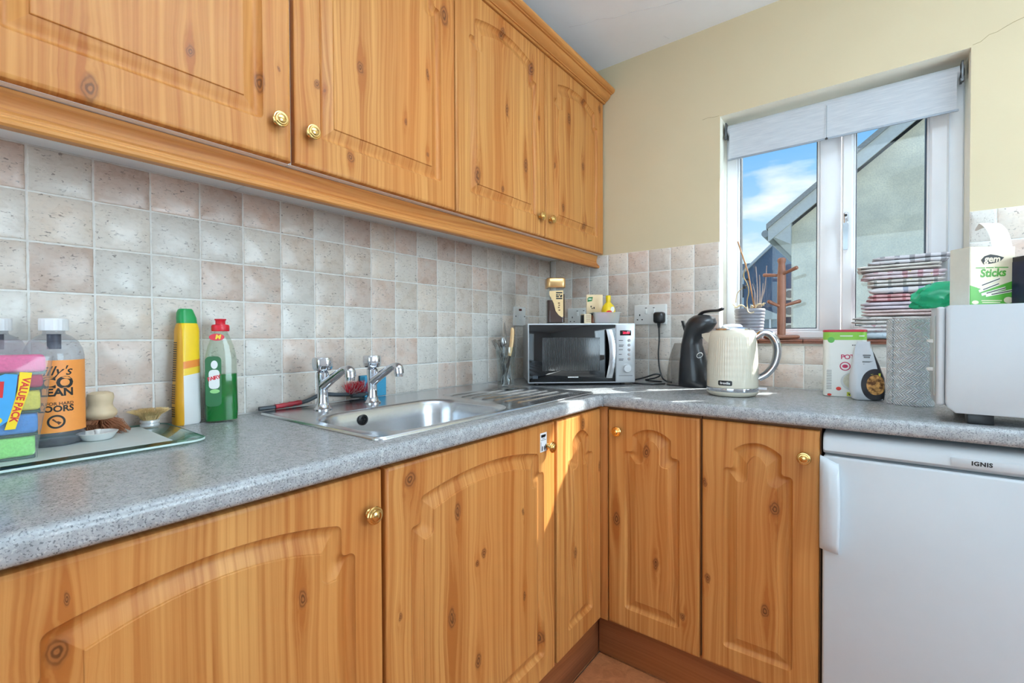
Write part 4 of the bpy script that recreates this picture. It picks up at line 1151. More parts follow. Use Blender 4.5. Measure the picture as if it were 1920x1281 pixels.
def fork_parts(h):
    b = flatbar([(0.0, 0.0095, 0.0009, 0), (0.03, 0.0085, 0.0011, 0), (0.07, 0.0045, 0.0014, 0), (h - 0.062, 0.0035, 0.0015, 0), (h - 0.052, 0.0075, 0.0012, 0.002), (h - 0.042, 0.0110, 0.0011, 0.004)])
    tn = bmesh.new()
    for i in range(4):
        x = -0.0092 + 0.0061 * i
        loft([[(x - w, y - 0.0008, z), (x + w, y - 0.0008, z), (x + w, y + 0.0008, z), (x - w, y + 0.0008, z)] for z, w, y in ((h - 0.043, 0.0017, 0.004), (h - 0.02, 0.0015, 0.002), (h, 0.0006, -0.004))], tn)
    return [('handle', b, M_CUT), ('tines', tn, M_CUT)]
cut('fork', 'steel fork in the glass with tines leaning furthest left', (0.010, 0.002, 0.0165), (-0.034, -0.026, 0.182), fork_parts(0.178), 0.9)
cut('fork', 'second steel fork in the glass, just behind the leftmost one', (0.014, 0.010, 0.0165), (-0.024, -0.010, 0.182), fork_parts(0.174), 0.9)
bow = loft([[(0.0135 * s_ * math.cos(a) * 1.0, 0.004 * math.sin(a) - 0.003 * s_, zz) for a in [2 * PI * i / 14 for i in range(14)]] for zz, s_ in ((0.135, 0.25), (0.142, 0.6), (0.150, 0.9), (0.160, 1.0), (0.170, 0.85), (0.178, 0.4))])
cut('spoon', 'steel spoon standing bowl up in the middle of the glass', (-0.006, 0.012, 0.0165), (-0.010, -0.004, 0.180), [('handle', flatbar([(0.0, 0.008, 0.001, 0), (0.03, 0.007, 0.0012, 0), (0.08, 0.003, 0.0015, 0), (0.138, 0.003, 0.0014, -0.001)]), M_CUT), ('bowl', bow, M_CUT)], 0.7)
cut('knife', 'pointed steel knife standing blade up at the back of the glass', (0.008, 0.016, 0.0165), (-0.012, 0.010, 0.245), [('handle', flatbar([(0.0, 0.007, 0.004, 0), (0.05, 0.008, 0.0045, 0), (0.100, 0.0065, 0.004, 0)]), M_BLACK), ('blade', loft([[(-w, -0.0008, z), (w2, 0, z), (-w, 0.0008, z)] for z, w, w2 in ((0.100, 0.009, 0.009), (0.17, 0.0095, 0.0095), (0.20, 0.009, 0.007), (0.225, 0.005, 0.004), (0.236, 0.001, 0.001))]), M_CUT)], 0.8)
M_PALEW = pm('pale_beech', (228, 188, 136), 0.5, var=0.08, vscale=50)
cut('peeler', 'peeler in the glass with its pale wooden handle sticking up', (0.004, -0.012, 0.0165), (0.030, 0.010, 0.222), [('blade', flatbar([(0.0, 0.006, 0.0012, 0), (0.05, 0.009, 0.0014, 0), (0.085, 0.007, 0.002, 0), (0.112, 0.006, 0.0025, 0)]), M_CUT), ('handle', loft([[(0.0085 * k * math.cos(a) + dx, 0.006 * k * math.sin(a), z) for a in [2 * PI * i / 14 for i in range(14)]] for z, k, dx in ((0.110, 0.85, 0.0), (0.13, 1.05, -0.001), (0.165, 1.0, 0.0), (0.195, 1.0, 0.003), (0.210, 0.9, 0.006), (0.217, 0.45, 0.008))]), M_PALEW)], 0.8)
for i, (a, b_) in enumerate((((-0.014, -0.006, 0.0165), (0.012, -0.022, 0.150)), ((0.016, -0.004, 0.0165), (0.004, -0.024, 0.120)))):
    cut('teaspoon', ('steel teaspoon low inside the glass, handle leaning right', 'steel teaspoon low inside the glass, nearest the camera')[i], a, b_, [('handle', flatbar([(0.030, 0.0025, 0.0012, 0), (0.08, 0.003, 0.0012, 0), (0.118, 0.0055, 0.001, 0), (0.124, 0.003, 0.001, 0)]), M_CUT), ('bowl', loft([[(0.009 * s_ * math.cos(t), 0.003 * math.sin(t), z) for t in [2 * PI * j / 12 for j in range(12)]] for z, s_ in ((0.0, 0.3), (0.006, 0.8), (0.014, 1.0), (0.024, 0.75), (0.032, 0.28))]), M_CUT)], 0.7)

# ------------------------------------------------------------------ by the taps
bs = thing('sponge', 'rectangular blue sponge standing against the tiles between the taps', 'sponge', (0.021, -1.112, WT + 0.0068), PI / 2)
ob('foam', BX(-0.042, 0.042, -0.015, 0.015, 0.0, 0.070, 0.003), pm('blue_foam', (70, 158, 196), 0.95, var=0.15, vscale=260, bump=0.7), bs)
ob('scourer', BX(-0.042, 0.042, 0.0152, 0.0192, 0.0, 0.070, 0.001), pm('dark_blue_scourer', (30, 62, 84), 0.95, var=0.2, vscale=300, bump=0.6), bs)
db = thing('washing_up_brush', 'washing-up brush with red bristles and a long dark handle on the sink edge', 'brush', (0.030, -1.20, WT + 0.0068), PI / 2)
hp = spline([(0.0, 0.0, 0.016), (-0.05, 0.0, 0.020), (-0.10, 0.0, 0.026), (-0.15, -0.004, 0.012), (-0.21, -0.004, 0.0065), (-0.28, -0.002, 0.006)], 6)
ob('handle', tube(hp, [0.006] * (len(hp) - 12) + [0.0058] * 12, 10), pm('dark_grey_handle', (54, 62, 68), 0.4, var=0.1), db)
gp = [(-0.165 - 0.0105 * i, -0.004, 0.0105 - 0.0006 * i) for i in range(8)]
ob('grip', tube(gp, [0.0066 + 0.0008 * (i % 2) for i in range(8)], 12), pm('red_grip', (150, 30, 42), 0.45, var=0.15), db)
def bristles(n_, fn, r0, mat, name, parent, seg=1):
    bm_ = bmesh.new()
    for i in range(n_):
        p = fn(i)
        tube(p, [r0] * (len(p) - 1) + [r0 * 0.6], 3, bm_)
    o = ob(name, bm_, mat, parent, smooth=0)
    o['kind'] = 'stuff'
    return o
rb = random.Random(5)
M_REDB = pm('red_bristle', (214, 26, 52), 0.4, var=0.15, vscale=200)
M_WHB = pm('white_bristle', (226, 226, 226), 0.35, var=0.05, vscale=200)
def br(spread):
    def f(i):
        x = rb.uniform(-0.012, 0.055); a = rb.uniform(-1.35, 1.35); l = rb.uniform(0.032, 0.046)
        d = Vector((rb.uniform(-0.35, 0.35), math.sin(a) * 0.55, math.cos(a))).normalized()
        return [Vector((x, 0, 0.014)), Vector((x, 0, 0.014)) + d * l]
    return f
bristles(240, br(1), 0.0008, M_REDB, 'red_bristles', db)
bristles(90, br(1), 0.0007, M_WHB, 'white_bristles', db)
ob('head', tube([(0.0, 0.0, 0.012), (0.03, 0.0, 0.012), (0.062, 0.0, 0.011)], [0.008, 0.010, 0.006], 10), pm('dark_grey_handle', (54, 62, 68), 0.4), db)

# ------------------------------------------------------------------ glass board and what stands on it
brd = thing('glass_chopping_board', 'clear glass chopping board with a frosted centre, on the left end of the worktop', 'chopping board', (0.0, 0.0, WT))
M_BGL = thin_glass('green_board_glass', (222, 242, 234), 0.02, 0.95)
M_BEDGE = pm('polished_glass_edge', (206, 226, 220), 0.12, var=0.05)
bl = rrect(0.012, 0.290, -2.16, -1.684, 0.032, 6)
bm = loft([[(p[0], p[1], z) for p in rrect(0.012 + e, 0.290 - e, -2.16 + e, -1.684 - e, 0.032 - e, 6)] for e, z in ((0.0005, 0.0032), (0.0, 0.0038), (0.0, 0.0066), (0.0008, 0.0072))])
ob('glass', bm, M_BGL, brd)
eb = bmesh.new()
ro = rrect(0.0112, 0.2908, -2.1608, -1.6832, 0.033, 6); ri = rrect(0.0122, 0.2898, -2.1598, -1.6842, 0.032, 6)
loft([[(p[0], p[1], z) for p in l_] for l_, z in ((ri, 0.0036), (ro, 0.0038), (ro, 0.0068), (ri, 0.0074))], eb, cap=False)
ob('edge', eb, M_BEDGE, brd)
ob('frosted_panel', BX(0.040, 0.258, -2.13, -1.737, 0.0073, 0.0077), pm('frosted_print', (206, 216, 214), 0.45, var=0.03), brd, smooth=0)
for x in (0.05, 0.25):
    for y in (-2.12, -1.72): ob('foot', lathe([(0.0, 0.0003), (0.008, 0.0003), (0.008, 0.0021), (0.0, 0.0021)], 12, c=(x, y, 0)), M_PLASTW, brd)
BT = WT + 0.0080
def big_bottle(loc, rz, label, labelled):
    b = thing('cleaner_bottle', label, 'bottle', loc, rz, 'floor cleaner bottles')
    prof = [(0.0, 0.0), (0.038, 0.0), (0.0415, 0.003), (0.042, 0.008), (0.042, 0.165), (0.040, 0.178), (0.034, 0.192), (0.024, 0.202), (0.0165, 0.206), (0.0155, 0.209), (0.0155, 0.214)]
    ob('body', lathe(prof, 40), thin_glass('grey_clear_plastic', (236, 238, 242), 0.05, 0.9, 0.08, (190, 194, 202)), b)
    ob('liquid', lathe([(0.0, 0.003), (0.0375, 0.003), (0.0405, 0.008), (0.0405, 0.150), (0.0, 0.150)], 36), thin_glass('pale_grey_liquid', (236, 240, 244), 0.05, 0.5, 0.10, (190, 198, 206)), b)
    cp = bmesh.new()
    pr = [(0.0, 0.2125), (0.0205, 0.2125), (0.0210, 0.2145), (0.0210, 0.233), (0.0198, 0.235), (0.0, 0.235)]
    lathe(pr, 44, cp)
    for v in cp.verts:
        if 0.2144 < v.co.z < 0.2335 and (round(math.atan2(v.co.y, v.co.x) / (2 * PI) * 44) % 2): v.co.x *= 0.97; v.co.y *= 0.97
    ob('cap', cp, pm('white_cap', (238, 239, 240), 0.35, var=0.02), b, smooth=20)
    if labelled:
        R = 0.0424
        lbm = bmesh.new()
        k = 40
        fr_ = cyl(R); fi = cyl(R - 0.0003)
        A = [lbm.verts.new(fr_(-0.066 + 0.132 * i / k, 0.026)) for i in range(k + 1)]; B = [lbm.verts.new(fr_(-0.066 + 0.132 * i / k, 0.158)) for i in range(k + 1)]
        for i in range(k): lbm.faces.new((A[i], A[i + 1], B[i + 1], B[i]))
        l_ = ob('label', lbm, pm('orange_label', (250, 158, 78), 0.45, var=0.03), b)
        f = cyl(R + 0.0003)
        decal('lettering', text_geo("Jilly's", 0.024, 'RIGHT', 0.35, 0.0002), f, M_INK, l_, 0.030, 0.138)
        decal('lettering', text_geo('ECO', 0.030, 'RIGHT', 0, 0.0011), f, M_INK, l_, 0.033, 0.116)
        decal('lettering', text_geo('CLEAN', 0.0195, 'RIGHT', 0, 0.0007), f, M_INK, l_, 0.033, 0.099)
        decal('print', bars([(-0.055, 0.033, 0.088), (-0.055, 0.033, 0.0605)], 0.0007), f, M_INK, l_)
        decal('lettering', text_geo('CLEANER FOR HARD', 0.0078, 'RIGHT', 0, 0.0002), f, pm('dark_brown_ink', (86, 48, 22), 0.6, var=0.1), l_, 0.033, 0.0785)
        decal('lettering', text_geo('FLOORS', 0.0155, 'RIGHT', 0, 0.0005), f, M_INK, l_, 0.033, 0.069)
        n_ = 30
        ringp = [[(0.008 + r * math.cos(2 * PI * i / n_), 0.046 + r * math.sin(2 * PI * i / n_)) for i in range(n_)] for r in (0.0125, 0.0092)]
        decal('emblem', ([p for l2 in ringp for p in l2], [(i, (i + 1) % n_, n_ + (i + 1) % n_, n_ + i) for i in range(n_)]), f, M_INK, l_)
        decal('emblem', flat_geo([[(0.002, 0.050), (0.004, 0.052), (0.009, 0.046), (0.008, 0.044)], [(0.008, 0.045), (0.010, 0.047), (0.015, 0.044), (0.011, 0.040)]]), f, pm('dark_brown_ink', (86, 48, 22), 0.6), l_)
    ob('pump_tube', lathe([(0.0, 0.178), (0.010, 0.178), (0.010, 0.206), (0.0, 0.206)], 16), pm('dark_insert', (60, 62, 78), 0.4, var=0.1), b)
    return b
big_bottle((0.112, -1.880, BT), 1.28, 'clear bottle with a white cap and an orange floor cleaner label', True)
big_bottle((0.048, -1.948, BT), 1.3, 'clear grey bottle with a white cap behind the sponge pack, at the left edge', False)
# pack of sponges
spk = thing('sponge_pack', 'plastic pack of five coloured sponges stacked on the glass board', 'sponges', (0.190, -1.968, BT), PI / 2 - 0.10)
cols = [('green_foam', (150, 226, 120), 0.0, 0.033), ('bright_blue_foam', (66, 142, 214), 0.0375, 0.033), ('yellow_foam', (232, 216, 84), 0.075, 0.033), ('red_foam', (196, 66, 96), 0.1125, 0.022), ('pink_foam', (232, 92, 146), 0.1385, 0.028)]
for i, (nm, c_, z, h) in enumerate(cols):
    w = 0.052 + 0.0035 * i
    s_ = ob('sponge', BX(-w, w, -0.034, 0.034, z + 0.004, z + 0.004 + h, 0.006, 3), pm(nm, c_, 0.95, var=0.12, vscale=260, bump=0.6), spk)
    ob('scourer', BX(-w, w, -0.034, 0.034, z + 0.0002, z + 0.0038, 0.0012, 1), pm('dark_green_scourer', (24, 74, 58), 0.95, var=0.2, vscale=300, bump=0.5), s_)
bag = bmesh.new()
rg = random.Random(8)
secs = []
for z, k in ((-0.0004, 0.0), (0.02, 0.0), (0.05, 0.001), (0.09, 0.003), (0.13, 0.004), (0.168, 0.004), (0.178, 0.0), (0.188, -0.006), (0.196, -0.016)):
    w = 0.054 + 0.0035 * z / 0.035 + k
    d = 0.0365 + k * 0.5 if z < 0.17 else max(0.0365 - (z - 0.17) * 1.2, 0.003)
    secs.append([(x + rg.uniform(-.0011, .0011), y + rg.uniform(-.0009, .0009), z) for x, y in rrect(-w, w, -d, d, min(0.006, d * 0.8), 4)])
bm = loft(secs, bag)
bmesh.ops.subdivide_edges(bag, edges=list(bag.edges), cuts=1, use_grid_fill=True)
ob('bag', bag, thin_glass('pack_film', (250, 252, 252), 0.10, 0.95, 0.10, (250, 252, 255)), spk, smooth=25)
def lab_face(y): return lambda x, z: (x, y, z)
LY = -0.0405
M_BLUEL = pm('blue_pack_label', (72, 164, 222), 0.4, var=0.05)
decal('label', flat_geo([[(-0.030, 0.068), (-0.012, 0.070), (-0.010, 0.062), (0.012, 0.058), (0.022, 0.066), (0.030, 0.100), (0.034, 0.140), (0.020, 0.142), (0.008, 0.136), (-0.008, 0.142), (-0.026, 0.140), (-0.034, 0.142)]]), lab_face(LY), M_BLUEL, spk)
decal('label', flat_geo([[(0.018, 0.052), (0.030, 0.052), (0.038, 0.084), (0.046, 0.112), (0.050, 0.142), (0.036, 0.144), (0.033, 0.112), (0.026, 0.082)]]), lab_face(LY - 0.0004), pm('yellow_pack_label', (250, 212, 40), 0.4, var=0.03), spk)
decal('lettering', text_geo('VALUE PACK', 0.0125, 'CENTER', 0, 0.0004), lab_face(LY - 0.0007), pm('red_pack_ink', (206, 40, 40), 0.5), spk, 0.0355, 0.099, -1.80)
decal('print', bars([(-0.024, -0.020, 0.112), (-0.024, -0.020, 0.092), (-0.014, -0.010, 0.105), (-0.014, -0.010, 0.088), (-0.003, 0.001, 0.108), (-0.003, 0.001, 0.09), (0.007, 0.011, 0.100)], 0.016), lab_face(LY - 0.0004), M_WHITEINK, spk)
decal('print', flat_geo([[(0.012, 0.104), (0.017, 0.104), (0.019, 0.130), (0.014, 0.130)]]), lab_face(LY - 0.0005), pm('red_pack_ink', (206, 40, 40), 0.5), spk)
decal('emblem', flat_geo([disc(0.008, 0.068, 0.008, 0.006)]), lab_face(LY - 0.0004), pm('yellow_pack_label', (250, 212, 40), 0.4), spk)
# brushes
pb_ = thing('pot_brush', 'pale wooden pot brush with splayed brown coir bristles on the glass board', 'brush', (0.044, -1.803, BT))
ob('handle', lathe([(0.0, 0.028), (0.020, 0.028), (0.026, 0.034), (0.0275, 0.040), (0.0255, 0.046), (0.021, 0.052), (0.0195, 0.058), (0.021, 0.066), (0.0225, 0.073), (0.0205, 0.081), (0.014, 0.0845), (0.0, 0.085)], 32), pm('pale_raw_wood', (226, 200, 164), 0.6, var=0.05, vscale=30), pb_)
rb2 = random.Random(9)
def coir(i):
    a = rb2.uniform(0, 2 * PI); r = rb2.uniform(0.0, 0.020); l = rb2.uniform(0.7, 1.25)
    p0 = Vector((r * math.cos(a), r * math.sin(a), 0.029))
    e_ = Vector((math.cos(a), math.sin(a), 0)) * (0.013 + 0.026 * l * (r / 0.02))
    j = lambda s: Vector((rb2.uniform(-s, s), rb2.uniform(-s, s), rb2.uniform(-s, s) * 0.5))
    p1 = p0 + e_ * 0.5 + Vector((0, 0, -0.008)) + j(0.004); p2 = p0 + e_ * 0.85 + Vector((0.014, 0.008, -0.020 - rb2.uniform(0, 0.006))) + j(0.005); p2.x = max(p2.x, -0.036)
    p2.z = max(p2.z, 0.001); p3 = p2 + e_ * 0.18 + j(0.006); p3.z = max(p3.z, 0.001)
    for q in (p1, p2, p3): q.y = min(max(q.y, -0.031 - 0.002 * rb2.random()), 0.038); q.x = max(q.x, -0.038)
    return [p0, p1, p2, p3]
bristles(340, coir, 0.00065, pm('brown_coir', (150, 96, 64), 0.8, var=0.3, vscale=150), 'bristles', pb_)
tp_ = thing('brush_head', 'round brush refill head with pale fibres fanning upwards', 'brush', (0.050, -1.721, BT))
ob('base', lathe([(0.0, 0.0), (0.017, 0.0), (0.018, 0.002), (0.0175, 0.0055), (0.0155, 0.0065), (0.0155, 0.0085), (0.0180, 0.0095), (0.0178, 0.0135), (0.016, 0.0145), (0.0, 0.0145)], 30), pm('white_metal_base', (226, 228, 230), 0.3, 0.3, var=0.03), tp_)
rb3 = random.Random(4)
def tamp(i):
    a = rb3.uniform(0, 2 * PI); r = 0.014 * math.sqrt(rb3.random())
    k = r / 0.014
    p0 = Vector((r * math.cos(a), r * math.sin(a), 0.014)); d = Vector((math.cos(a), math.sin(a), 0))
    return [p0, p0 + d * 0.007 * k + Vector((0, 0, 0.011)), p0 + d * 0.026 * k + Vector((rb3.uniform(-.002, .002), rb3.uniform(-.002, .002), 0.026 - 0.004 * k + rb3.uniform(-.001, .001)))]
bristles(420, tamp, 0.0006, pm('pale_tampico_fibre', (226, 196, 140), 0.7, var=0.18, vscale=150), 'bristles', tp_)
wc = thing('enamel_dish', 'small white enamel dish with a stub handle at the front of the board', 'dish', (0.132, -1.824, BT))
ob('dish', lathe([(0.0, 0.0), (0.020, 0.0), (0.023, 0.002), (0.0305, 0.0135), (0.0315, 0.0145), (0.0295, 0.0150), (0.021, 0.0035), (0.0, 0.0030)], 32), pm('white_enamel_lid', (236, 236, 234), 0.25, var=0.02), wc)
ob('stub', lathe([(0.0, 0.003), (0.005, 0.003), (0.0045, 0.014), (0.0058, 0.0175), (0.0050, 0.0200), (0.0, 0.0205)], 16), pm('white_enamel_lid', (236, 236, 234), 0.25), wc)
# cream cleaner
cr = thing('cream_cleaner_bottle', 'tall yellow and white cream cleaner bottle with a green cap', 'bottle', (0.040, -1.648, WT + 0.0002), 1.72)
def cleaner_mat():
    n = NB('cleaner_print')
    o = n.xyz(n.obj())
    z = n.M('MULTIPLY_ADD', o[0], -0.15, o[2])
    def step(t): return n.M('GREATER_THAN', z, t)
    c = n.mix(step(0.118), lin((238, 238, 236)), lin((250, 208, 60)))
    c = n.mix(step(0.134), c, lin((240, 140, 52)))
    c = n.mix(step(0.151), c, lin((250, 206, 30)))
    side = n.M('LESS_THAN', o[0], -0.0135)
    c = n.mix(side, c, lin((222, 160, 34)))
    n.set(Base_Color=c, Roughness=0.35)
    return n.m
secs = []
for z, w, d, r in ((0.0, 0.029, 0.017, 0.012), (0.004, 0.0315, 0.0195, 0.013), (0.06, 0.0315, 0.0195, 0.013), (0.13, 0.0290, 0.019, 0.013), (0.19, 0.0275, 0.0185, 0.013), (0.222, 0.027, 0.018, 0.012), (0.236, 0.0245, 0.016, 0.012), (0.240, 0.021, 0.014, 0.011)):
    w *= 0.86; secs.append([(x + 0.004 * z / 0.24, y, z) for x, y in rrect(-w, w, -d, d, r, 5)])
ob('body', loft(secs), cleaner_mat(), cr)
secs = []
for z, w, d, r, dx in ((0.2395, 0.0215, 0.0145, 0.011, 0.004), (0.252, 0.021, 0.0145, 0.011, 0.003), (0.264, 0.018, 0.0135, 0.010, 0.001), (0.271, 0.0155, 0.012, 0.009, 0.001), (0.2735, 0.013, 0.010, 0.008, 0.001)):
    w *= 0.92; secs.append([(x + dx, y, z) for x, y in rrect(-w, w, -d, d, min(r, w * 0.9), 5)])
ob('cap', loft(secs), pm('green_cap', (20, 142, 72), 0.35, var=0.06), cr)
sidef = lambda x, z: (-0.0316 + 0.0325 * (z - 0.06) * 0.6 * (z > 0.06) * 0.8, x, z)
decal('print', bars([(-0.008, 0.007, 0.022 + 0.0052 * i) for i in range(34) if i not in (5, 15)], 0.0022), lambda x, z: (-0.0276 + max(0.0, z - 0.06) * 0.046, x, z), M_INK, cr)
# washing-up liquid
wu = thing('washing_up_liquid', 'clear bottle of green washing-up liquid with a red cap', 'bottle', (0.066, -1.582, WT + 0.0002), 1.35)
wprof = [(0.0, 0.031, 0.016), (0.004, 0.0345, 0.020), (0.03, 0.0355, 0.021), (0.10, 0.0345, 0.021), (0.135, 0.033, 0.020), (0.150, 0.0335, 0.020), (0.165, 0.0315, 0.019), (0.172, 0.0300, 0.0185), (0.185, 0.027, 0.017), (0.205, 0.020, 0.015), (0.217, 0.0155, 0.0135), (0.221, 0.013, 0.012)]
def wsec(k, z0=0.0, z1=1.0):
    return [[(x, y, z) for x, y in rrect(-w * k, w * k, -d * k, d * k, min(w, d) * k * 0.85, 5)] for z, w, d in wprof if z0 <= z <= z1]
ob('body', loft(wsec(1.0)), thin_glass('clear_bottle_plastic', (236, 242, 236), 0.04, 0.95), wu)
liq = wsec(0.965, 0.003, 0.11); liq.append([(x, y, 0.116) for x, y in rrect(-0.0330, 0.0330, -0.0200, 0.0200, 0.017, 5)])
n_ = NB('green_detergent'); n_.set(Base_Color=lin((0, 128, 46)), Roughness=0.12); n_.b.inputs['Transmission Weight'].default_value = 0.25
ob('liquid', loft(liq), n_.m, wu)
M_REDCAP = pm('red_cap', (206, 24, 44), 0.35, var=0.05)
ob('cap', lathe([(0.0, 0.2205), (0.0185, 0.2205), (0.0192, 0.223), (0.0192, 0.233), (0.0175, 0.236), (0.0105, 0.2375), (0.0105, 0.246), (0.0125, 0.248), (0.0125, 0.2505), (0.0, 0.2510)], 28, sy=0.8), M_REDCAP, wu)
ffr = front(-0.0224)
decal('label', flat_geo([rrect(-0.035, -0.002, 0.040, 0.160, 0.010, 4)]), lambda x, z: (x, -0.0216 - 0.0 * z, z), pm('dark_green_label', (16, 92, 44), 0.4, var=0.05), wu)
decal('label', flat_geo([disc(-0.0165, 0.140, 0.007, 0.010), rrect(-0.028, -0.006, 0.082, 0.128, 0.008, 3)]), front(-0.0219), M_WHITEINK, wu)
decal('lettering', text_geo('FAIRY', 0.0125, 'CENTER', 0, 0.0004, 0.8), front(-0.0222), M_REDCAP, wu, -0.0170, 0.108, 0.25)
decal('emblem', flat_geo([disc(-0.016, 0.076, 0.010, 0.005)]), front(-0.0219), pm('pale_green_print', (150, 206, 130), 0.4), wu)
decal('label', flat_geo([disc(-0.010, 0.206, 0.016, 0.0085)]), lambda x, z: (x, -0.0165 - (0.206 - z) * 0.10, z), M_REDCAP, wu)
decal('lettering', text_geo('M', 0.014, 'CENTER', 0.2, 0.0008), lambda x, z: (x, -0.0170 - (0.206 - z) * 0.10, z), pm('yellow_pack_label', (250, 212, 40), 0.4), wu, -0.008, 0.206)

# ------------------------------------------------------------------ coffee machine and kettle
cm = thing('coffee_machine', 'black penguin-shaped coffee capsule machine with a clear water tank', 'coffee maker', (0.775, -0.150, WT + 0.0003), 1.38)
M_SATIN = pm('satin_black', (34, 36, 40), 0.3, var=0.1, vscale=20, coat=0.2)
secs = []
for z, cy, w, d in ((0.0, 0.0, 0.050, 0.058), (0.005, 0.0, 0.054, 0.061), (0.03, 0.0, 0.055, 0.060), (0.08, 0.002, 0.053, 0.055), (0.13, 0.006, 0.047, 0.047), (0.165, 0.010, 0.040, 0.040), (0.188, 0.008, 0.036, 0.038), (0.206, -0.002, 0.037, 0.044), (0.228, -0.018, 0.041, 0.056), (0.250, -0.028, 0.041, 0.060), (0.268, -0.032, 0.034, 0.052), (0.280, -0.032, 0.020, 0.034), (0.284, -0.032, 0.008, 0.014)):
    secs.append([(w * math.cos(2 * PI * i / 32), cy + d * math.sin(2 * PI * i / 32), z) for i in range(32)])
ob('body', loft(secs), M_SATIN, cm)
secs = []
for z, k in ((0.0045, 1.0), (0.03, 1.02), (0.07, 0.97), (0.11, 0.82), (0.145, 0.60), (0.172, 0.36)):
    secs.append([(0.036 * (0.6 + 0.4 * k) * math.cos(2 * PI * i / 24), 0.060 + 0.054 * k * math.sin(2 * PI * i / 24), z) for i in range(24)])
ob('water_tank', loft(secs), thin_glass('smoky_tank', (226, 222, 218), 0.05, 0.9, 0.10, (170, 166, 166)), cm)
ob('tank_base', loft([[(x, y + 0.056, z) for x, y in lr(0.080, 0.112, 0.034)] for z in (0.0, 0.004)]), M_SATIN, cm)
lv_ = spline([(0.0, -0.014, 0.276), (0.0, -0.034, 0.292), (0.0, -0.062, 0.297), (0.0, -0.096, 0.298), (0.0, -0.116, 0.306)], 5)
ob('lever', tube(lv_, [0.011] * 4 + [0.0115] * (len(lv_) - 8) + [0.012, 0.012, 0.010, 0.004], 12, flat=0.5, ref=(1, 0, 0)), M_SATIN, cm)
ob('lever_pivot', loft([[(x, y + 0.036 + dy, z) for x, y in lr(0.016, 0.012, 0.004)] for z, dy in ((0.222, 0.0), (0.262, 0.012))]), M_BLACK, cm)
rn = bmesh.new()
tube([(-0.030 + 0.009 * math.cos(2 * PI * i / 20), -0.0375 + 0.009 * math.cos(2 * PI * i / 20) * -0.75 - 0.003 * math.sin(2 * PI * i / 20), 0.126 + 0.010 * math.sin(2 * PI * i / 20)) for i in range(21)], 0.0010, 6, rn)
ob('power_button', rn, M_WHITEINK, cm)

kt = thing('kettle', 'cream textured electric kettle with chrome handle and base ring', 'kettle', (0.955, -0.338, WT + 0.0003), 0.14)
def kettle_mat():
    n = NB('cream_textured_enamel')
    o = n.xyz(n.obj())
    a = n.M('ARCTAN2', o[1], o[0])
    p = n.M('SINE', n.M('MULTIPLY_ADD', o[2], 150.0, n.M('MULTIPLY', a, 32.0))); q = n.M('SINE', n.M('MULTIPLY_ADD', o[2], 150.0, n.M('MULTIPLY', a, -32.0)))
    h = n.M('MULTIPLY', p, q)
    k = n.M('MULTIPLY', n.rng(o[2], 0.05, 0.07), n.rng(o[2], 0.205, 0.185))
    n.set(Base_Color=lin((232, 224, 204)), Roughness=0.2)
    n.bump(n.M('MULTIPLY', h, k), 0.3, 0.002)
    return n.m
M_KET = kettle_mat()
M_KPL = pm('cream_plastic', (230, 222, 202), 0.3, var=0.02)
ob('body', lathe([(0.0, 0.030), (0.079, 0.030), (0.0795, 0.036), (0.0795, 0.09), (0.077, 0.15), (0.0735, 0.195), (0.070, 0.212), (0.064, 0.220), (0.056, 0.2215), (0.0, 0.222)], 56), M_KET, kt)
ob('base', lathe([(0.0, 0.0), (0.062, 0.0), (0.072, 0.003), (0.0795, 0.011), (0.0805, 0.017), (0.0, 0.017)], 48), M_KPL, kt)
ob('base_ring', lathe([(0.0, 0.0172), (0.0805, 0.0172), (0.0815, 0.020), (0.0810, 0.0285), (0.079, 0.0298), (0.0, 0.0298)], 48), M_CHROME, kt)
ob('switch', loft([[(x, y, 0.028 + zz) for zz, y in ((-0.004, -0.009), (-0.004, 0.009), (0.003, 0.007), (0.003, -0.007))] for x in (0.079, 0.092, 0.104)]), M_CHROME, kt)
ld = ob('lid', lathe([(0.0, 0.2215), (0.060, 0.2215), (0.058, 0.226), (0.048, 0.2295), (0.03, 0.232), (0.0, 0.233)], 40), M_CHROME, kt)
ob('lid_grip', loft([[(x, y, 0.230 + zz) for y, zz in ((-0.007, 0.0), (0.007, 0.0), (0.006, h), (-0.006, h))] for x, h in ((-0.034, 0.003), (-0.024, 0.010), (0.0, 0.0125), (0.024, 0.011), (0.032, 0.005))]), M_CHROME, ld)
sp_b = loft([[(-0.060, -0.022, 0.168), (-0.060, 0.022, 0.168), (-0.060, 0.026, 0.214), (-0.060, -0.026, 0.214)], [(-0.082, -0.012, 0.184), (-0.082, 0.012, 0.184), (-0.082, 0.016, 0.212), (-0.082, -0.016, 0.212)], [(-0.096, -0.004, 0.200), (-0.096, 0.004, 0.200), (-0.096, 0.006, 0.209), (-0.096, -0.006, 0.209)]])
ob('spout', sp_b, M_KPL, kt)
hp = spline([(0.070, 0, 0.196), (0.092, 0, 0.212), (0.116, 0, 0.205), (0.132, 0, 0.178), (0.135, 0, 0.142), (0.125, 0, 0.105), (0.104, 0, 0.076), (0.080, 0, 0.060)], 7)
h_ = ob('handle', tube(hp, 0.0105, 16, flat=1.15, ref=(0, 0, 1)), M_CHROME, kt)
hp2 = [Vector((p.x - (0.0065 if 0.09 < p.x else 0.002), 0, p.z - 0.001)) for p in hp[5:-4]]
ob('grip', tube(hp2, 0.0085, 12, flat=1.3), pm('grey_grip', (70, 72, 76), 0.35, var=0.05), h_)
bf = bmesh.new()
fK = cyl(0.0806)
bw = lr(0.046, 0.016, 0.003, 3)
decal('badge', strip(-0.038, 0.006, 0.0385, 0.0550), cyl(0.0802), M_BLACK, kt)
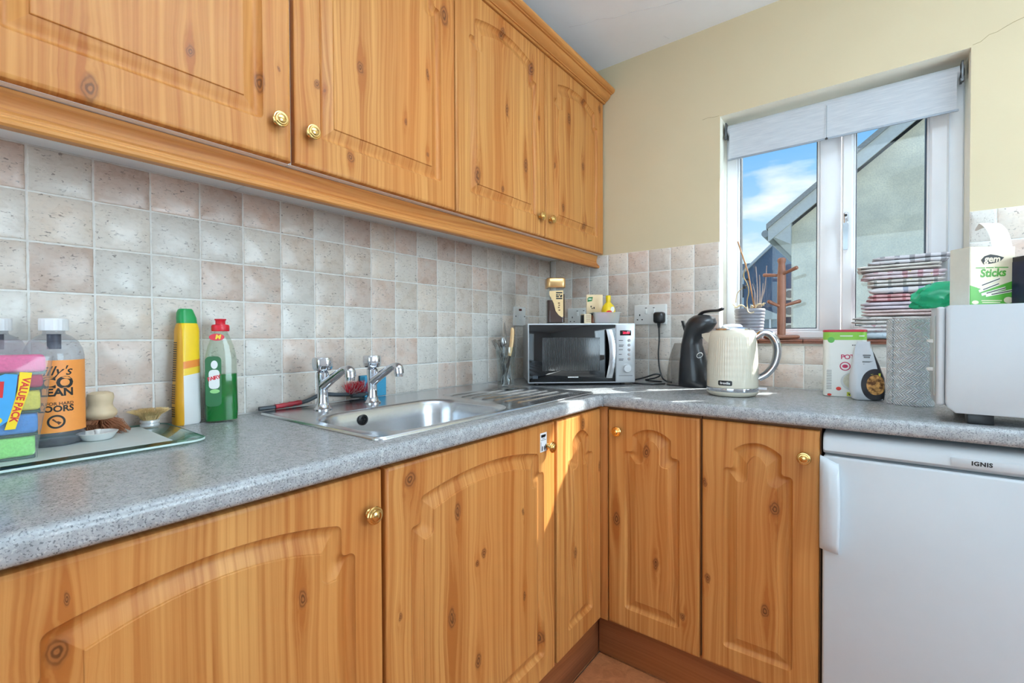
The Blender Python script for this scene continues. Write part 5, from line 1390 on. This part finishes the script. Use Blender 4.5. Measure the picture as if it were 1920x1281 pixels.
decal('lettering', text_geo('Breville', 0.0105, 'CENTER', 0, 0.0003), cyl(0.0806), M_WHITEINK, kt, -0.016, 0.0465)

# ------------------------------------------------------------------ window sill
SZ = 1.1188
pot = thing('plant_pot', 'grey ribbed plant pot with a dried orchid on the window sill', 'plant', (0.936, 0.052, SZ))
prof = [(0.0, 0.0), (0.044, 0.0), (0.0465, 0.003)]
for i in range(9):
    z = 0.006 + 0.0128 * i; r = 0.0470 + 0.0085 * i / 8
    prof += [(r, z), (r + 0.0018, z + 0.0045), (r + 0.0012, z + 0.010), (r - 0.0006, z + 0.0122)]
prof += [(0.0550, 0.122), (0.0515, 0.122), (0.0505, 0.108), (0.0, 0.108)]
ob('pot', lathe(prof, 44), pm('grey_pot', (140, 140, 148), 0.6, var=0.06, vscale=40), pot)
ob('bark', lathe([(0.0, 0.1085), (0.050, 0.1085), (0.049, 0.112), (0.03, 0.1165), (0.0, 0.118)], 24), pm('bark_chips', (96, 70, 48), 0.95, var=0.4, vscale=120, bump=1.0), pot)
M_CANE = pm('dry_cane', (150, 104, 60), 0.6, var=0.15, vscale=60)
ob('cane', tube([(0.022, -0.010, 0.108), (-0.004, -0.012, 0.27), (-0.042, -0.014, 0.400)], 0.0028, 8), M_CANE, pot)
M_STEM = pm('dry_stem', (176, 150, 98), 0.7, var=0.2, vscale=60)
st = bmesh.new()
tube(spline([(-0.004, 0.0, 0.110), (-0.010, 0.0, 0.150), (-0.004, 0.002, 0.190), (-0.010, 0.004, 0.225), (-0.022, 0.0, 0.255), (-0.018, -0.004, 0.285), (-0.012, -0.004, 0.305), (-0.020, -0.004, 0.318)], 5), 0.0018, 7, st)
tube(spline([(-0.010, 0.004, 0.222), (-0.030, 0.006, 0.208), (-0.048, 0.004, 0.186), (-0.052, 0.0, 0.150)], 5), 0.0013, 6, st)
ob('stem', st, M_STEM, pot)
ob('clip', loft([[(x - 0.018, y - 0.004, z) for x, y in lr(0.013, 0.010, 0.003)] for z in (0.205, 0.216)]), M_BLACK, pot)
ob('clip', loft([[(x - 0.006, y - 0.006, z) for x, y in lr(0.011, 0.010, 0.003)] for z in (0.238, 0.246)]), M_BLACK, pot)
M_ROOT = pm('pale_dry_root', (224, 206, 168), 0.6, var=0.15, vscale=80)
rr_ = random.Random(21)
rt = bmesh.new()
for i in range(9):
    a = rr_.uniform(0, 2 * PI); r0 = rr_.uniform(0.0, 0.02)
    e_ = Vector((math.cos(a), math.sin(a) * 0.6, 0))
    tube(spline([Vector((r0 * math.cos(a), r0 * math.sin(a), 0.112)), e_ * 0.03 + Vector((0, 0, 0.128 + rr_.uniform(0, .012))), e_ * 0.050 + Vector((0, 0, 0.128 + rr_.uniform(-.002, .014))), e_ * 0.058 + Vector((rr_.uniform(-.008, .008), 0, 0.130 + rr_.uniform(-0.004, .02)))], 4), [0.0024] * 12 + [0.0012], 6, rt)
tube(spline([(0.0, -0.05, 0.118), (0.002, -0.062, 0.126), (0.006, -0.066, 0.110), (0.016, -0.067, 0.102), (0.028, -0.066, 0.106)], 5), 0.0019, 6, rt)
ob('aerial_roots', rt, M_ROOT, pot)
for i in range(5):
    a = -0.5 + 0.5 * i
    x0 = 0.022 + 0.004 * i
    q = spline([(x0, 0.01, 0.112), (x0 + 0.006 * math.sin(2 * a), 0.012, 0.150), (x0 + 0.010 * a, 0.014, 0.185 + 0.02 * (i % 3)), (x0 + 0.018 * a - 0.006, 0.016, 0.225 + 0.035 * ((i * 2) % 3))], 4)
    ob('dried_leaf', tube(q, [0.004 - 0.0026 * k_ / 12 for k_ in range(13)], 6, flat=0.3, ref=(1, 0, 0)), pm('grey_dry_leaf', (170, 160, 158), 0.8, var=0.15, vscale=60), pot)
mt = thing('mug_tree', 'empty wooden mug tree standing on the window sill', 'mug tree', (1.052, 0.034, SZ + 0.0002))
M_MUG = pm('brown_turned_wood', (142, 94, 72), 0.45, var=0.15, vscale=26)
ob('base', lathe([(0.0, 0.0), (0.056, 0.0), (0.0605, 0.003), (0.0620, 0.008), (0.060, 0.0125), (0.053, 0.015), (0.0, 0.0155)], 40), M_MUG, mt)
ob('post', lathe([(0.0, 0.0155), (0.0145, 0.0155), (0.0150, 0.06), (0.0152, 0.20), (0.0148, 0.255), (0.0125, 0.285), (0.0118, 0.294), (0.0142, 0.299), (0.0150, 0.305), (0.0138, 0.312), (0.009, 0.316), (0.0, 0.317)], 28), M_MUG, mt)
for p0, p1 in (((-0.010, 0.0, 0.248), (-0.066, 0.004, 0.254)), ((0.008, -0.010, 0.252), (0.058, -0.040, 0.270)), ((-0.008, -0.010, 0.128), (-0.040, -0.048, 0.146)), ((0.010, 0.002, 0.130), (0.064, 0.014, 0.146))):
    a_, b_ = Vector(p0), Vector(p1)
    ob('peg', tube([a_, a_ + (b_ - a_) * 0.9, b_ - (b_ - a_) * 0.04, b_], [0.0055, 0.0072, 0.0065, 0.003], 12), M_MUG, mt)

# tea towels, one by one
def towel_mat(name, base, line, kind, line2=None):
    n = NB(name)
    o = n.xyz(n.obj())
    c = lin(base)
    f = n.M('MULTIPLY', n.noise(n.obj(), 30.0, 3.0), 1.0)
    col = n.mix(n.rng(f, 0.3, 0.7), tuple(x * 0.9 for x in c[:3]) + (1,), c)
    fx_ = n.M('FRACT', n.M('MULTIPLY', o[0], 26.0)); fz_ = n.M('FRACT', n.M('MULTIPLY', o[2], 90.0)); fy_ = n.M('FRACT', n.M('MULTIPLY', o[1], 26.0))
    if kind == 'check':
        m = n.M('MAXIMUM', n.M('LESS_THAN', fx_, 0.22), n.M('LESS_THAN', fz_, 0.3))
    elif kind == 'stripe':
        m = n.M('LESS_THAN', fz_, 0.28)
    elif kind == 'bars':
        m = n.M('MULTIPLY', n.M('LESS_THAN', fx_, 0.35), n.M('GREATER_THAN', n.noise(n.obj(), 22.0, 1.0), 0.47))
    else:
        m = n.M('GREATER_THAN', n.noise(n.obj(), 55.0, 3.0, 0.6, 0.8), 0.60)
    col = n.mix(n.M('MULTIPLY', m, 0.55), col, lin(line))
    if line2:
        m2 = n.M('GREATER_THAN', n.noise(n.obj(), 38.0, 2.0), 0.63)
        col = n.mix(n.M('MULTIPLY', m2, 0.7), col, lin(line2))
    n.set(Base_Color=col, Roughness=0.95); n.bump(n.noise(n.obj(), 500.0, 2.0), 0.3, 0.001)
    return n.m
def towel(x0, x1, z0, h, mat, label, seed, lean=0.0, yo=0.0, rz=0.0, fold=2, d=0.118):
    rnd = random.Random(seed)
    t = thing('tea_towel', label, 'tea towel', ((x0 + x1) / 2, 0.048 + yo, z0), rz, 'tea towels stacked on the sill')
    hw = (x1 - x0) / 2
    for k in range(fold):
        za = h * k / fold + 0.0004; zb = h * (k + 1) / fold - 0.0004
        secs = []
        N_ = 16
        off = rnd.uniform(-0.006, 0.006)
        for i in range(N_ + 1):
            x = -hw + 2 * hw * i / N_
            s_ = min(1.0, (min(i, N_ - i) / 1.6)) ** 0.5 if i not in (0, N_) else 0.15
            wav = 0.0022 * math.sin(i * 0.9 + seed + k) * (1 if fold > 1 else 0.5)
            zc = (za + zb) / 2 + lean * x
            hh = (zb - za) / 2 * s_
            dd = d / 2 - rnd.uniform(0, 0.003)
            ring = []
            for j in range(14):
                a = 2 * PI * j / 14
                cx, sx_ = math.cos(a), math.sin(a)
                ring.append((x + off + 0.002 * math.sin(3 * a + k), wav + dd * math.copysign(abs(cx) ** 0.35, cx), zc + hh * math.copysign(abs(sx_) ** 0.6, sx_)))
            secs.append(ring)
        ob('fold', loft(secs), mat, t, smooth=60)
    return t
TT = [
 (1.300, 1.520, 0.024, 'towel_pale_blue', (196, 208, 218), (146, 162, 178), 'blot', None, 'pale blue folded cloth at the bottom of the tea towel stack', 1),
 (1.292, 1.515, 0.026, 'towel_white_red', (222, 216, 216), (170, 60, 84), 'blot', None, 'white folded tea towel second from the bottom of the stack', 2),
 (1.276, 1.500, 0.026, 'towel_dark_print', (206, 198, 194), (52, 54, 60), 'blot', (170, 196, 196), 'tea towel with black print jutting out left, third from the bottom', 2),
 (1.302, 1.510, 0.022, 'towel_pink', (228, 206, 204), (206, 170, 168), 'stripe', None, 'plain pink tea towel in the middle of the stack', 2),
 (1.304, 1.515, 0.026, 'towel_lilac', (218, 206, 214), (150, 132, 150), 'stripe', None, 'lilac striped tea towel just above the plain pink one', 2),
 (1.318, 1.500, 0.026, 'towel_red_check', (214, 170, 172), (150, 40, 52), 'check', (48, 44, 60), 'red checked tea towel in the middle of the stack', 2),
 (1.322, 1.505, 0.022, 'towel_blue_patch', (224, 220, 222), (64, 92, 140), 'bars', None, 'white tea towel with a blue patch, above the red checked one', 1),
 (1.314, 1.510, 0.026, 'towel_grey_check', (216, 210, 206), (92, 90, 84), 'check', (206, 196, 130), 'grey checked tea towel in the upper half of the stack', 2),
 (1.302, 1.515, 0.026, 'towel_pink_check', (226, 210, 214), (176, 92, 112), 'bars', (226, 200, 80), 'pale pink tea towel with red bars, third from the top', 2),
 (1.296, 1.512, 0.022, 'towel_cream_stripe', (222, 214, 208), (110, 100, 104), 'stripe', None, 'cream tea towel with fine dark stripes, second from the top', 2),
 (1.326, 1.530, 0.028, 'towel_top', (214, 210, 214), (70, 70, 76), 'bars', None, 'off-white rolled tea towel on top of the stack', 2)]
z = SZ + 0.0004
for i, (x0, x1, h, nm, c1, c2, kd, c3, lb_, fo) in enumerate(TT):
    towel(x0, x1, z, h, towel_mat(nm, c1, c2, kd, c3), lb_, i * 3 + 1, yo=0.0 + 0.002 * (i % 3) - 0.012, rz=0.03 * ((i % 3) - 1), fold=fo)
    z += h + 0.0008

# ------------------------------------------------------------------ right-hand group on the worktop
tin = thing('potato_tin', 'tall white tub with a red lid and green band, red lettering', 'tin', (1.258, -0.144, WT + 0.0003), 0.10)
def ts(w, d, z, r=0.02): return [(x, y, z) for x, y in rrect(-w, w, -d, d, r, 6)]
ob('body', loft([ts(0.056, 0.036, 0.0), ts(0.058, 0.038, 0.002), ts(0.058, 0.038, 0.187)]), pm('white_card_tub', (236, 236, 232), 0.35, var=0.015), tin)
ob('green_band', loft([ts(0.0584, 0.0384, 0.1872), ts(0.0584, 0.0384, 0.213)]), pm('leaf_green', (132, 190, 66), 0.4, var=0.04), tin)
ob('lid', loft([ts(0.0592, 0.0392, 0.2132), ts(0.0592, 0.0392, 0.219), ts(0.057, 0.037, 0.2205)]), pm('crimson_lid', (176, 26, 50), 0.4, var=0.05), tin)
tf = front(-0.0383)
tf2 = front(-0.0387)
M_CRIM = pm('crimson_ink', (178, 26, 74), 0.5, var=0.05)
decal('lettering', text_geo('PURE', 0.021, 'LEFT', 0, 0.0003, 0.85), tf, M_CRIM, tin, 0.022, 0.148)
decal('lettering', text_geo('POTATO', 0.021, 'LEFT', 0, 0.0004, 0.85), tf, M_CRIM, tin, -0.012, 0.131)
decal('print', bars([(0.018, 0.022, 0.170), (0.024, 0.029, 0.170), (0.031, 0.036, 0.170), (0.038, 0.043, 0.170), (0.045, 0.049, 0.170)], 0.004), tf, pm('grey_ink', (110, 112, 116), 0.5, var=0.05), tin)
decal('emblem', flat_geo([disc(0.0, 0.101, 0.0145)]), tf, M_CRIM, tin)
decal('emblem', flat_geo([disc(0.0, 0.101, 0.0115)]), front(-0.0385), M_WHITEINK, tin)
decal('emblem', flat_geo([disc(0.0, 0.101, 0.0078, 0.0058)]), tf2, M_CRIM, tin)
decal('picture', flat_geo([disc(0.022, 0.052, 0.034, 0.030)]), tf, pm('grey_plate_rim', (206, 208, 206), 0.5, var=0.03), tin)
decal('picture', flat_geo([disc(0.024, 0.054, 0.029, 0.026)]), front(-0.0385), pm('mash', (206, 202, 180), 0.6, var=0.1, vscale=120), tin)
decal('picture', flat_geo([disc(-0.017, 0.027, 0.007, 0.006), disc(0.018, 0.080, 0.006, 0.006), disc(-0.042, 0.006, 0.006, 0.004)]), tf2, pm('tomato_red', (206, 56, 40), 0.5, var=0.08), tin)
decal('emblem', flat_geo([[(0.005, 0.004), (0.018, 0.004), (0.018, 0.017), (0.005, 0.017)]]), tf2, pm('lime_square', (206, 212, 60), 0.5, var=0.03), tin)
decal('emblem', flat_geo([[(0.008, 0.014), (0.010, 0.014), (0.0115, 0.009), (0.013, 0.014), (0.015, 0.014), (0.0125, 0.0065), (0.0105, 0.0065)]]), front(-0.0390), M_INK, tin)
decal('print', bars([(-0.050, -0.036, 0.086 - 0.0055 * i) for i in range(12)], 0.0016), tf, pm('grey_ink', (110, 112, 116), 0.5), tin)
decal('emblem', flat_geo([disc(-0.038, 0.187, 0.0095)]), front(-0.0389), pm('mid_green', (84, 160, 66), 0.4, var=0.04), tin)
decal('print', bars([(-0.014, 0.020, 0.200), (0.036, 0.050, 0.200)], 0.0035), front(-0.0389), M_WHITEINK, tin)
pbg = thing('snack_bag', 'white and dark foil bag with a clear window, leaning on the tin', 'bag', (1.317, -0.224, WT + 0.0003), 0.25)
rg = random.Random(3)
secs = []
for z, w, d, dx in ((0.0, 0.032, 0.016, 0.004), (0.004, 0.040, 0.022, 0.003), (0.03, 0.0445, 0.027, 0.002), (0.07, 0.0425, 0.024, 0.0), (0.11, 0.035, 0.017, -0.003), (0.145, 0.027, 0.009, -0.007), (0.165, 0.020, 0.004, -0.010), (0.178, 0.017, 0.0022, -0.008), (0.183, 0.0165, 0.0016, -0.007)):
    secs.append([(x + dx + rg.uniform(-.0012, .0012), y + rg.uniform(-.0015, .0015), z) for x, y in rrect(-w, w, -d, d, min(w, d) * 0.7, 4)])
def bagmat():
    n = NB('printed_foil_bag')
    o = n.xyz(n.obj())
    e_ = n.M('ADD', n.M('POWER', n.M('MULTIPLY', n.M('SUBTRACT', o[0], 0.018), 27.0), 2.0), n.M('POWER', n.M('MULTIPLY', n.M('SUBTRACT', o[2], 0.050), 21.0), 2.0))
    dark = n.M('LESS_THAN', e_, 1.05)
    win_ = n.M('LESS_THAN', e_, 0.42)
    edge = n.M('GREATER_THAN', n.M('MULTIPLY_ADD', o[2], 0.16, o[0]), 0.0385)
    nz = n.noise(n.obj(), 90.0, 3.0, 0.6)
    food = n.mix(n.rng(nz, 0.4, 0.62), lin((92, 58, 34)), lin((214, 158, 92)))
    c = n.mix(n.M('MAXIMUM', dark, edge), lin((216, 220, 226)), lin((46, 44, 48)))
    c = n.mix(win_, c, food)
    n.set(Base_Color=c, Roughness=0.22); n.bump(n.noise(n.obj(), 26.0, 3.0), 0.35, 0.006)
    return n.m
ob('bag', loft(secs), bagmat(), pbg, smooth=50)
bgf = lambda x, z: (x, -0.0285 + max(0.0, z - 0.03) * 0.155, z)
decal('print', bars([(-0.012, 0.008, 0.140), (-0.010, 0.006, 0.134), (-0.014, 0.018, 0.120), (-0.012, 0.012, 0.112), (0.002, 0.018, 0.100), (0.000, 0.019, 0.092)], 0.0042), bgf, pm('grey_ink', (110, 112, 116), 0.5), pbg)
decal('label', flat_geo([[(0.006, 0.074), (0.030, 0.078), (0.030, 0.086), (0.006, 0.082)]]), lambda x, z: (x, -0.0292 + max(0.0, z - 0.03) * 0.125, z), pm('lime_square', (206, 212, 60), 0.5), pbg)
kr = thing('kitchen_roll', 'white embossed kitchen roll standing beside the white oven', 'paper roll', (1.420, -0.256, WT + 0.0003), 0.0)
def rollmat():
    n = NB('embossed_paper')
    o = n.xyz(n.obj())
    a = n.M('MULTIPLY', n.M('ARCTAN2', o[1], o[0]), 0.052)
    zz = n.M('PINGPONG', n.M('MULTIPLY', o[2], 1.0), 0.012)
    s_ = n.M('SINE', n.M('MULTIPLY', n.M('ADD', a, zz), 850.0))
    n.set(Base_Color=lin((246, 249, 252)), Roughness=0.95)
    n.bump(s_, 0.8, 0.004)
    return n.m
ob('paper', lathe([(0.0195, 0.0), (0.0505, 0.0), (0.0525, 0.002), (0.0525, 0.247), (0.0505, 0.249), (0.0195, 0.249)], 48, capb=False, capt=False), rollmat(), kr)
ob('core', lathe([(0.0180, 0.0), (0.0194, 0.0), (0.0194, 0.249), (0.0180, 0.249), (0.0180, 0.0)], 28, capb=False, capt=False), pm('card_core', (176, 150, 118), 0.9, var=0.1), kr)
ob('loose_sheet', loft([[(x, y, z) for x, y in ((-0.0545, -0.006), (-0.0520, -0.020), (-0.0420, -0.0345), (-0.0428, -0.0352), (-0.0530, -0.0205), (-0.0558, -0.006))] for z in (0.001, 0.248)]), rollmat(), kr, smooth=50)

# white oven turned sideways
wo = thing('countertop_oven', 'white countertop oven turned sideways at the right end of the worktop', 'oven', (1.464, -0.575, WT))
wb = loft([[(x, y, z) for x, z in ((0.004 + e, 0.036 + e), (0.018 + e, 0.0235 + e), (0.340 - e, 0.0235 + e), (0.350 - e, 0.034 + e), (0.350 - e, 0.268 - e), (0.344 - e, 0.273 - e), (0.006 + e, 0.273 - e), (0.0 + e, 0.267 - e), (0.0 + e, 0.048 + e))] for y, e in ((0.004, 0.004), (0.001, 0.0012), (0.0, 0.004)[::-1] if False else (0.0, 0.0035))][::-1] + [[(x, y, z) for x, z in ((0.004, 0.036), (0.018, 0.0235), (0.340, 0.0235), (0.350, 0.034), (0.350, 0.268), (0.344, 0.273), (0.006, 0.273), (0.0, 0.267), (0.0, 0.048))] for y in (0.006, 0.235)])
ob('body', wb, M_APPL, wo)
dv_ = ob('door', BX(-0.016, -0.0005, 0.004, 0.128, 0.040, 0.270, 0.005, 3), M_APPL, wo)
ob('door_panel', BX(-0.0185, -0.0162, 0.020, 0.118, 0.060, 0.250, 0.001), pm('grey_green_panel', (196, 206, 206), 0.3, var=0.03), dv_)
for z in (0.190, 0.122):
    ob('catch', loft([[(x, 0.045 + y, z + zz) for y, zz in ((-0.006, -0.004), (0.006, -0.004), (0.006, 0.004), (-0.006, 0.004))] for x in (-0.0185, -0.025)] + [[(-0.030, 0.045 + y, z + zz) for y, zz in ((-0.004, -0.002), (0.004, -0.002), (0.004, 0.002), (-0.004, 0.002))]]), M_PLASTW, dv_)
for x in (0.06, 0.30):
    for y in (0.03, 0.20): ob('foot', BX(x - 0.022, x + 0.022, y - 0.018, y + 0.018, 0.0004, 0.0234, 0.002), M_BLACK, wo)
OT = WT + 0.2733
bxs = thing('sticks_box', 'cream and green card box lettered Sticks on the white oven', 'box', (1.512, -0.505, OT), 0.64)
M_BOXC = pm('cream_box_card', (222, 206, 176), 0.5, var=0.02)
n_ = NB('sticks_box_print')
o = n_.xyz(n_.obj())
edge_ = n_.M('MULTIPLY_ADD', n_.M('ABSOLUTE', n_.M('SUBTRACT', o[0], 0.035)), 0.35, 0.036)
n_.set(Base_Color=n_.mix(n_.M('LESS_THAN', o[2], edge_), lin((222, 206, 176)), lin((76, 148, 46))), Roughness=0.45)
cart = ob('carton', BX(0.0, 0.104, 0.0, 0.052, 0.0, 0.140, 0.0008, 1), n_.m, bxs)
ob('side_panel', BX(-0.0008, -0.0001, 0.001, 0.051, 0.001, 0.139), pm('window_lit_box_side', (232, 236, 226), 0.5, var=0.03), cart, smooth=0)  # side whitened to paint in the window light falling on it
bfn = front(-0.0004)
decal('emblem', flat_geo([[(0.024, 0.108), (0.032, 0.117), (0.046, 0.1215), (0.062, 0.119), (0.078, 0.114), (0.070, 0.106), (0.056, 0.101), (0.044, 0.099), (0.030, 0.098), (0.027, 0.103)]]), bfn, M_INK, cart)
decal('lettering', text_geo('gem', 0.022, 'CENTER', 0.15, 0.0006), front(-0.0007), M_BOXC, cart, 0.050, 0.110)
decal('lettering', text_geo('Sticks', 0.026, 'CENTER', 0.15, 0.0009), bfn, pm('box_green', (70, 138, 44), 0.5, var=0.04), cart, 0.052, 0.077, 0.05)
decal('print', bars([(0.012, 0.034, 0.0895), (0.036, 0.054, 0.0900), (0.056, 0.088, 0.0905)], 0.0022), bfn, pm('box_green', (70, 138, 44), 0.5), cart)
for a in ((0.016, 0.044, 0.068, 0.064), (0.020, 0.034, 0.066, 0.052), (0.026, 0.026, 0.082, 0.042), (0.036, 0.024, 0.100, 0.036)):
    dx, dz_ = a[2] - a[0], a[3] - a[1]; l = math.hypot(dx, dz_); nx_, nz_ = -dz_ / l * 0.0032, dx / l * 0.0032
    decal('picture', flat_geo([[(a[0] - nx_, a[1] - nz_), (a[2] - nx_, a[3] - nz_), (a[2] + nx_, a[3] + nz_), (a[0] + nx_, a[1] + nz_)]]), front(-0.0006 - 0.0001 * a[0]), pm('pale_stick', (226, 218, 200), 0.5, var=0.05), cart)
    k_ = 0.0011 / 0.0032
    decal('picture', flat_geo([[(a[0] - nx_ * k_ + dx * .2, a[1] - nz_ * k_ + dz_ * .2), (a[2] - nx_ * k_, a[3] - nz_ * k_), (a[2] + nx_ * k_, a[3] + nz_ * k_), (a[0] + nx_ * k_ + dx * .2, a[1] + nz_ * k_ + dz_ * .2)]]), front(-0.0009), M_INK, cart)
decal('emblem', flat_geo([disc(0.089, 0.013, 0.011, 0.0075), disc(0.012, 0.008, 0.008, 0.0045)]), bfn, M_BOXC, cart)
decal('print', bars([(0.026, 0.074, 0.012), (0.028, 0.070, 0.0075)], 0.002), bfn, M_BOXC, cart)
fp = [(0.050, 0.0), (0.049, 0.030), (0.042, 0.052), (0.030, 0.062), (0.010, 0.054), (-0.006, 0.046)]
fsp = spline([(a, 0, b) for a, b in fp], 5)
fb = bmesh.new()
loft([[(0.102 - 0.001 * i, 0.010, 0.139 + 0.0001)] * 0 or [(p.x + 0.052 - w, y0, p.z + 0.1385), (p.x + 0.052, y0, p.z + 0.1385), (p.x + 0.052, y0 + 0.0007, p.z + 0.1388), (p.x + 0.052 - w, y0 + 0.0007, p.z + 0.1388)] for i, p in enumerate(fsp) for w, y0 in ((0.048 - 0.045 * max(0.0, (i - 13) / (len(fsp) - 14)) if i > 13 else 0.048, 0.004 + 0.0012 * i),)], fb)
ob('open_flap', fb, pm('white_flap_card', (240, 240, 238), 0.55, var=0.02), cart, smooth=50)
dbx = thing('dark_box', 'black printed box cut off by the right edge, on the white oven', 'box', (1.618, -0.488, OT), 0.60)
cd_ = ob('carton', BX(0.0, 0.10, 0.0, 0.05, 0.0, 0.114, 0.001, 1), pm('black_card', (24, 22, 30), 0.35, var=0.4, vscale=40), dbx)
ob('side_panel', BX(-0.0008, -0.0001, 0.001, 0.049, 0.001, 0.102), pm('navy_card', (22, 24, 50), 0.4, var=0.3, vscale=60), cd_, smooth=0)
decal('picture', flat_geo([[(0.004, 0.018), (0.014, 0.018), (0.014, 0.048), (0.004, 0.050)]]), front(-0.0004), pm('bright_blue_print', (44, 84, 190), 0.4, var=0.1), cd_)
decal('picture', flat_geo([[(0.010, 0.024), (0.020, 0.025), (0.020, 0.034), (0.010, 0.033)]]), front(-0.0006), M_WHITEINK, cd_)
def crumple(name, label, cat, loc, dims, mat, seed, rz=0.0, amp=0.18, part='film', flatb=True):
    t = thing(name, label, cat, loc, rz)
    bm_ = bmesh.new()
    bmesh.ops.create_icosphere(bm_, subdivisions=4, radius=1.0)
    rnd = random.Random(seed)
    waves = [(Vector((rnd.uniform(-1, 1), rnd.uniform(-1, 1), rnd.uniform(-1, 1))).normalized() * rnd.uniform(3, 9), rnd.uniform(0, 6)) for _ in range(9)]
    for v in bm_.verts:
        d = v.co.normalized()
        s_ = sum(abs(math.sin(w.dot(d) + p)) for w, p in waves) / len(waves)
        k = 1.0 - amp + amp * 1.6 * s_
        v.co = Vector((d.x * dims[0] * k, d.y * dims[1] * k, d.z * dims[2] * k))
        if flatb: v.co.z = max(v.co.z, -dims[2] * 0.55)
    zm = min(v.co.z for v in bm_.verts)
    for v in bm_.verts: v.co.z -= zm
    ob(part, bm_, mat, t, smooth=30)
    return t
M_TEAL = thin_glass('turquoise_film', (120, 226, 190), 0.12, 0.9, 0.55, (46, 200, 150))
crumple('plastic_bag', 'crumpled turquoise plastic bag squeezed between towels and box', 'bag', (1.492, -0.362, OT + 0.0003), (0.080, 0.052, 0.046), M_TEAL, 4, 0.1, 0.3)
crumple('pink_plastic_bag', 'crumpled pink plastic bag behind the dark box', 'bag', (1.664, -0.350, OT + 0.0003), (0.050, 0.032, 0.085), thin_glass('pink_film', (240, 190, 226), 0.12, 0.9, 0.5, (226, 150, 206)), 6, 0.0, 0.25)

# ------------------------------------------------------------------ added bowl uplighter, out of view, to brighten ceiling and room
cl = thing('added_uplighter', 'white bowl pendant lamp added out of view to brighten the ceiling', 'lamp', (1.70, -1.45, CEIL))
ob('rose', lathe([(0.0, -0.03), (0.05, -0.03), (0.06, -0.0005), (0.0, -0.0005)], 32), M_PLASTW, cl)
ob('stem', lathe([(0.0, -0.46), (0.010, -0.46), (0.010, -0.03), (0.0, -0.03)], 14), M_CHROME, cl)
ob('bowl', lathe([(0.0, -0.500), (0.12, -0.485), (0.22, -0.44), (0.285, -0.37), (0.30, -0.33), (0.29, -0.33), (0.275, -0.37), (0.21, -0.43), (0.12, -0.472), (0.0, -0.486)], 40), M_PLASTW, cl)
uplight = add_light('uplighter_fill', 'AREA', (0, 0, -0.42), (0, 0, 1), 50.0, (0.68, 0.87, 1.0), shape='DISK', size=0.38)  # area light added in the bowl, aimed up as fill
uplight.parent = cl
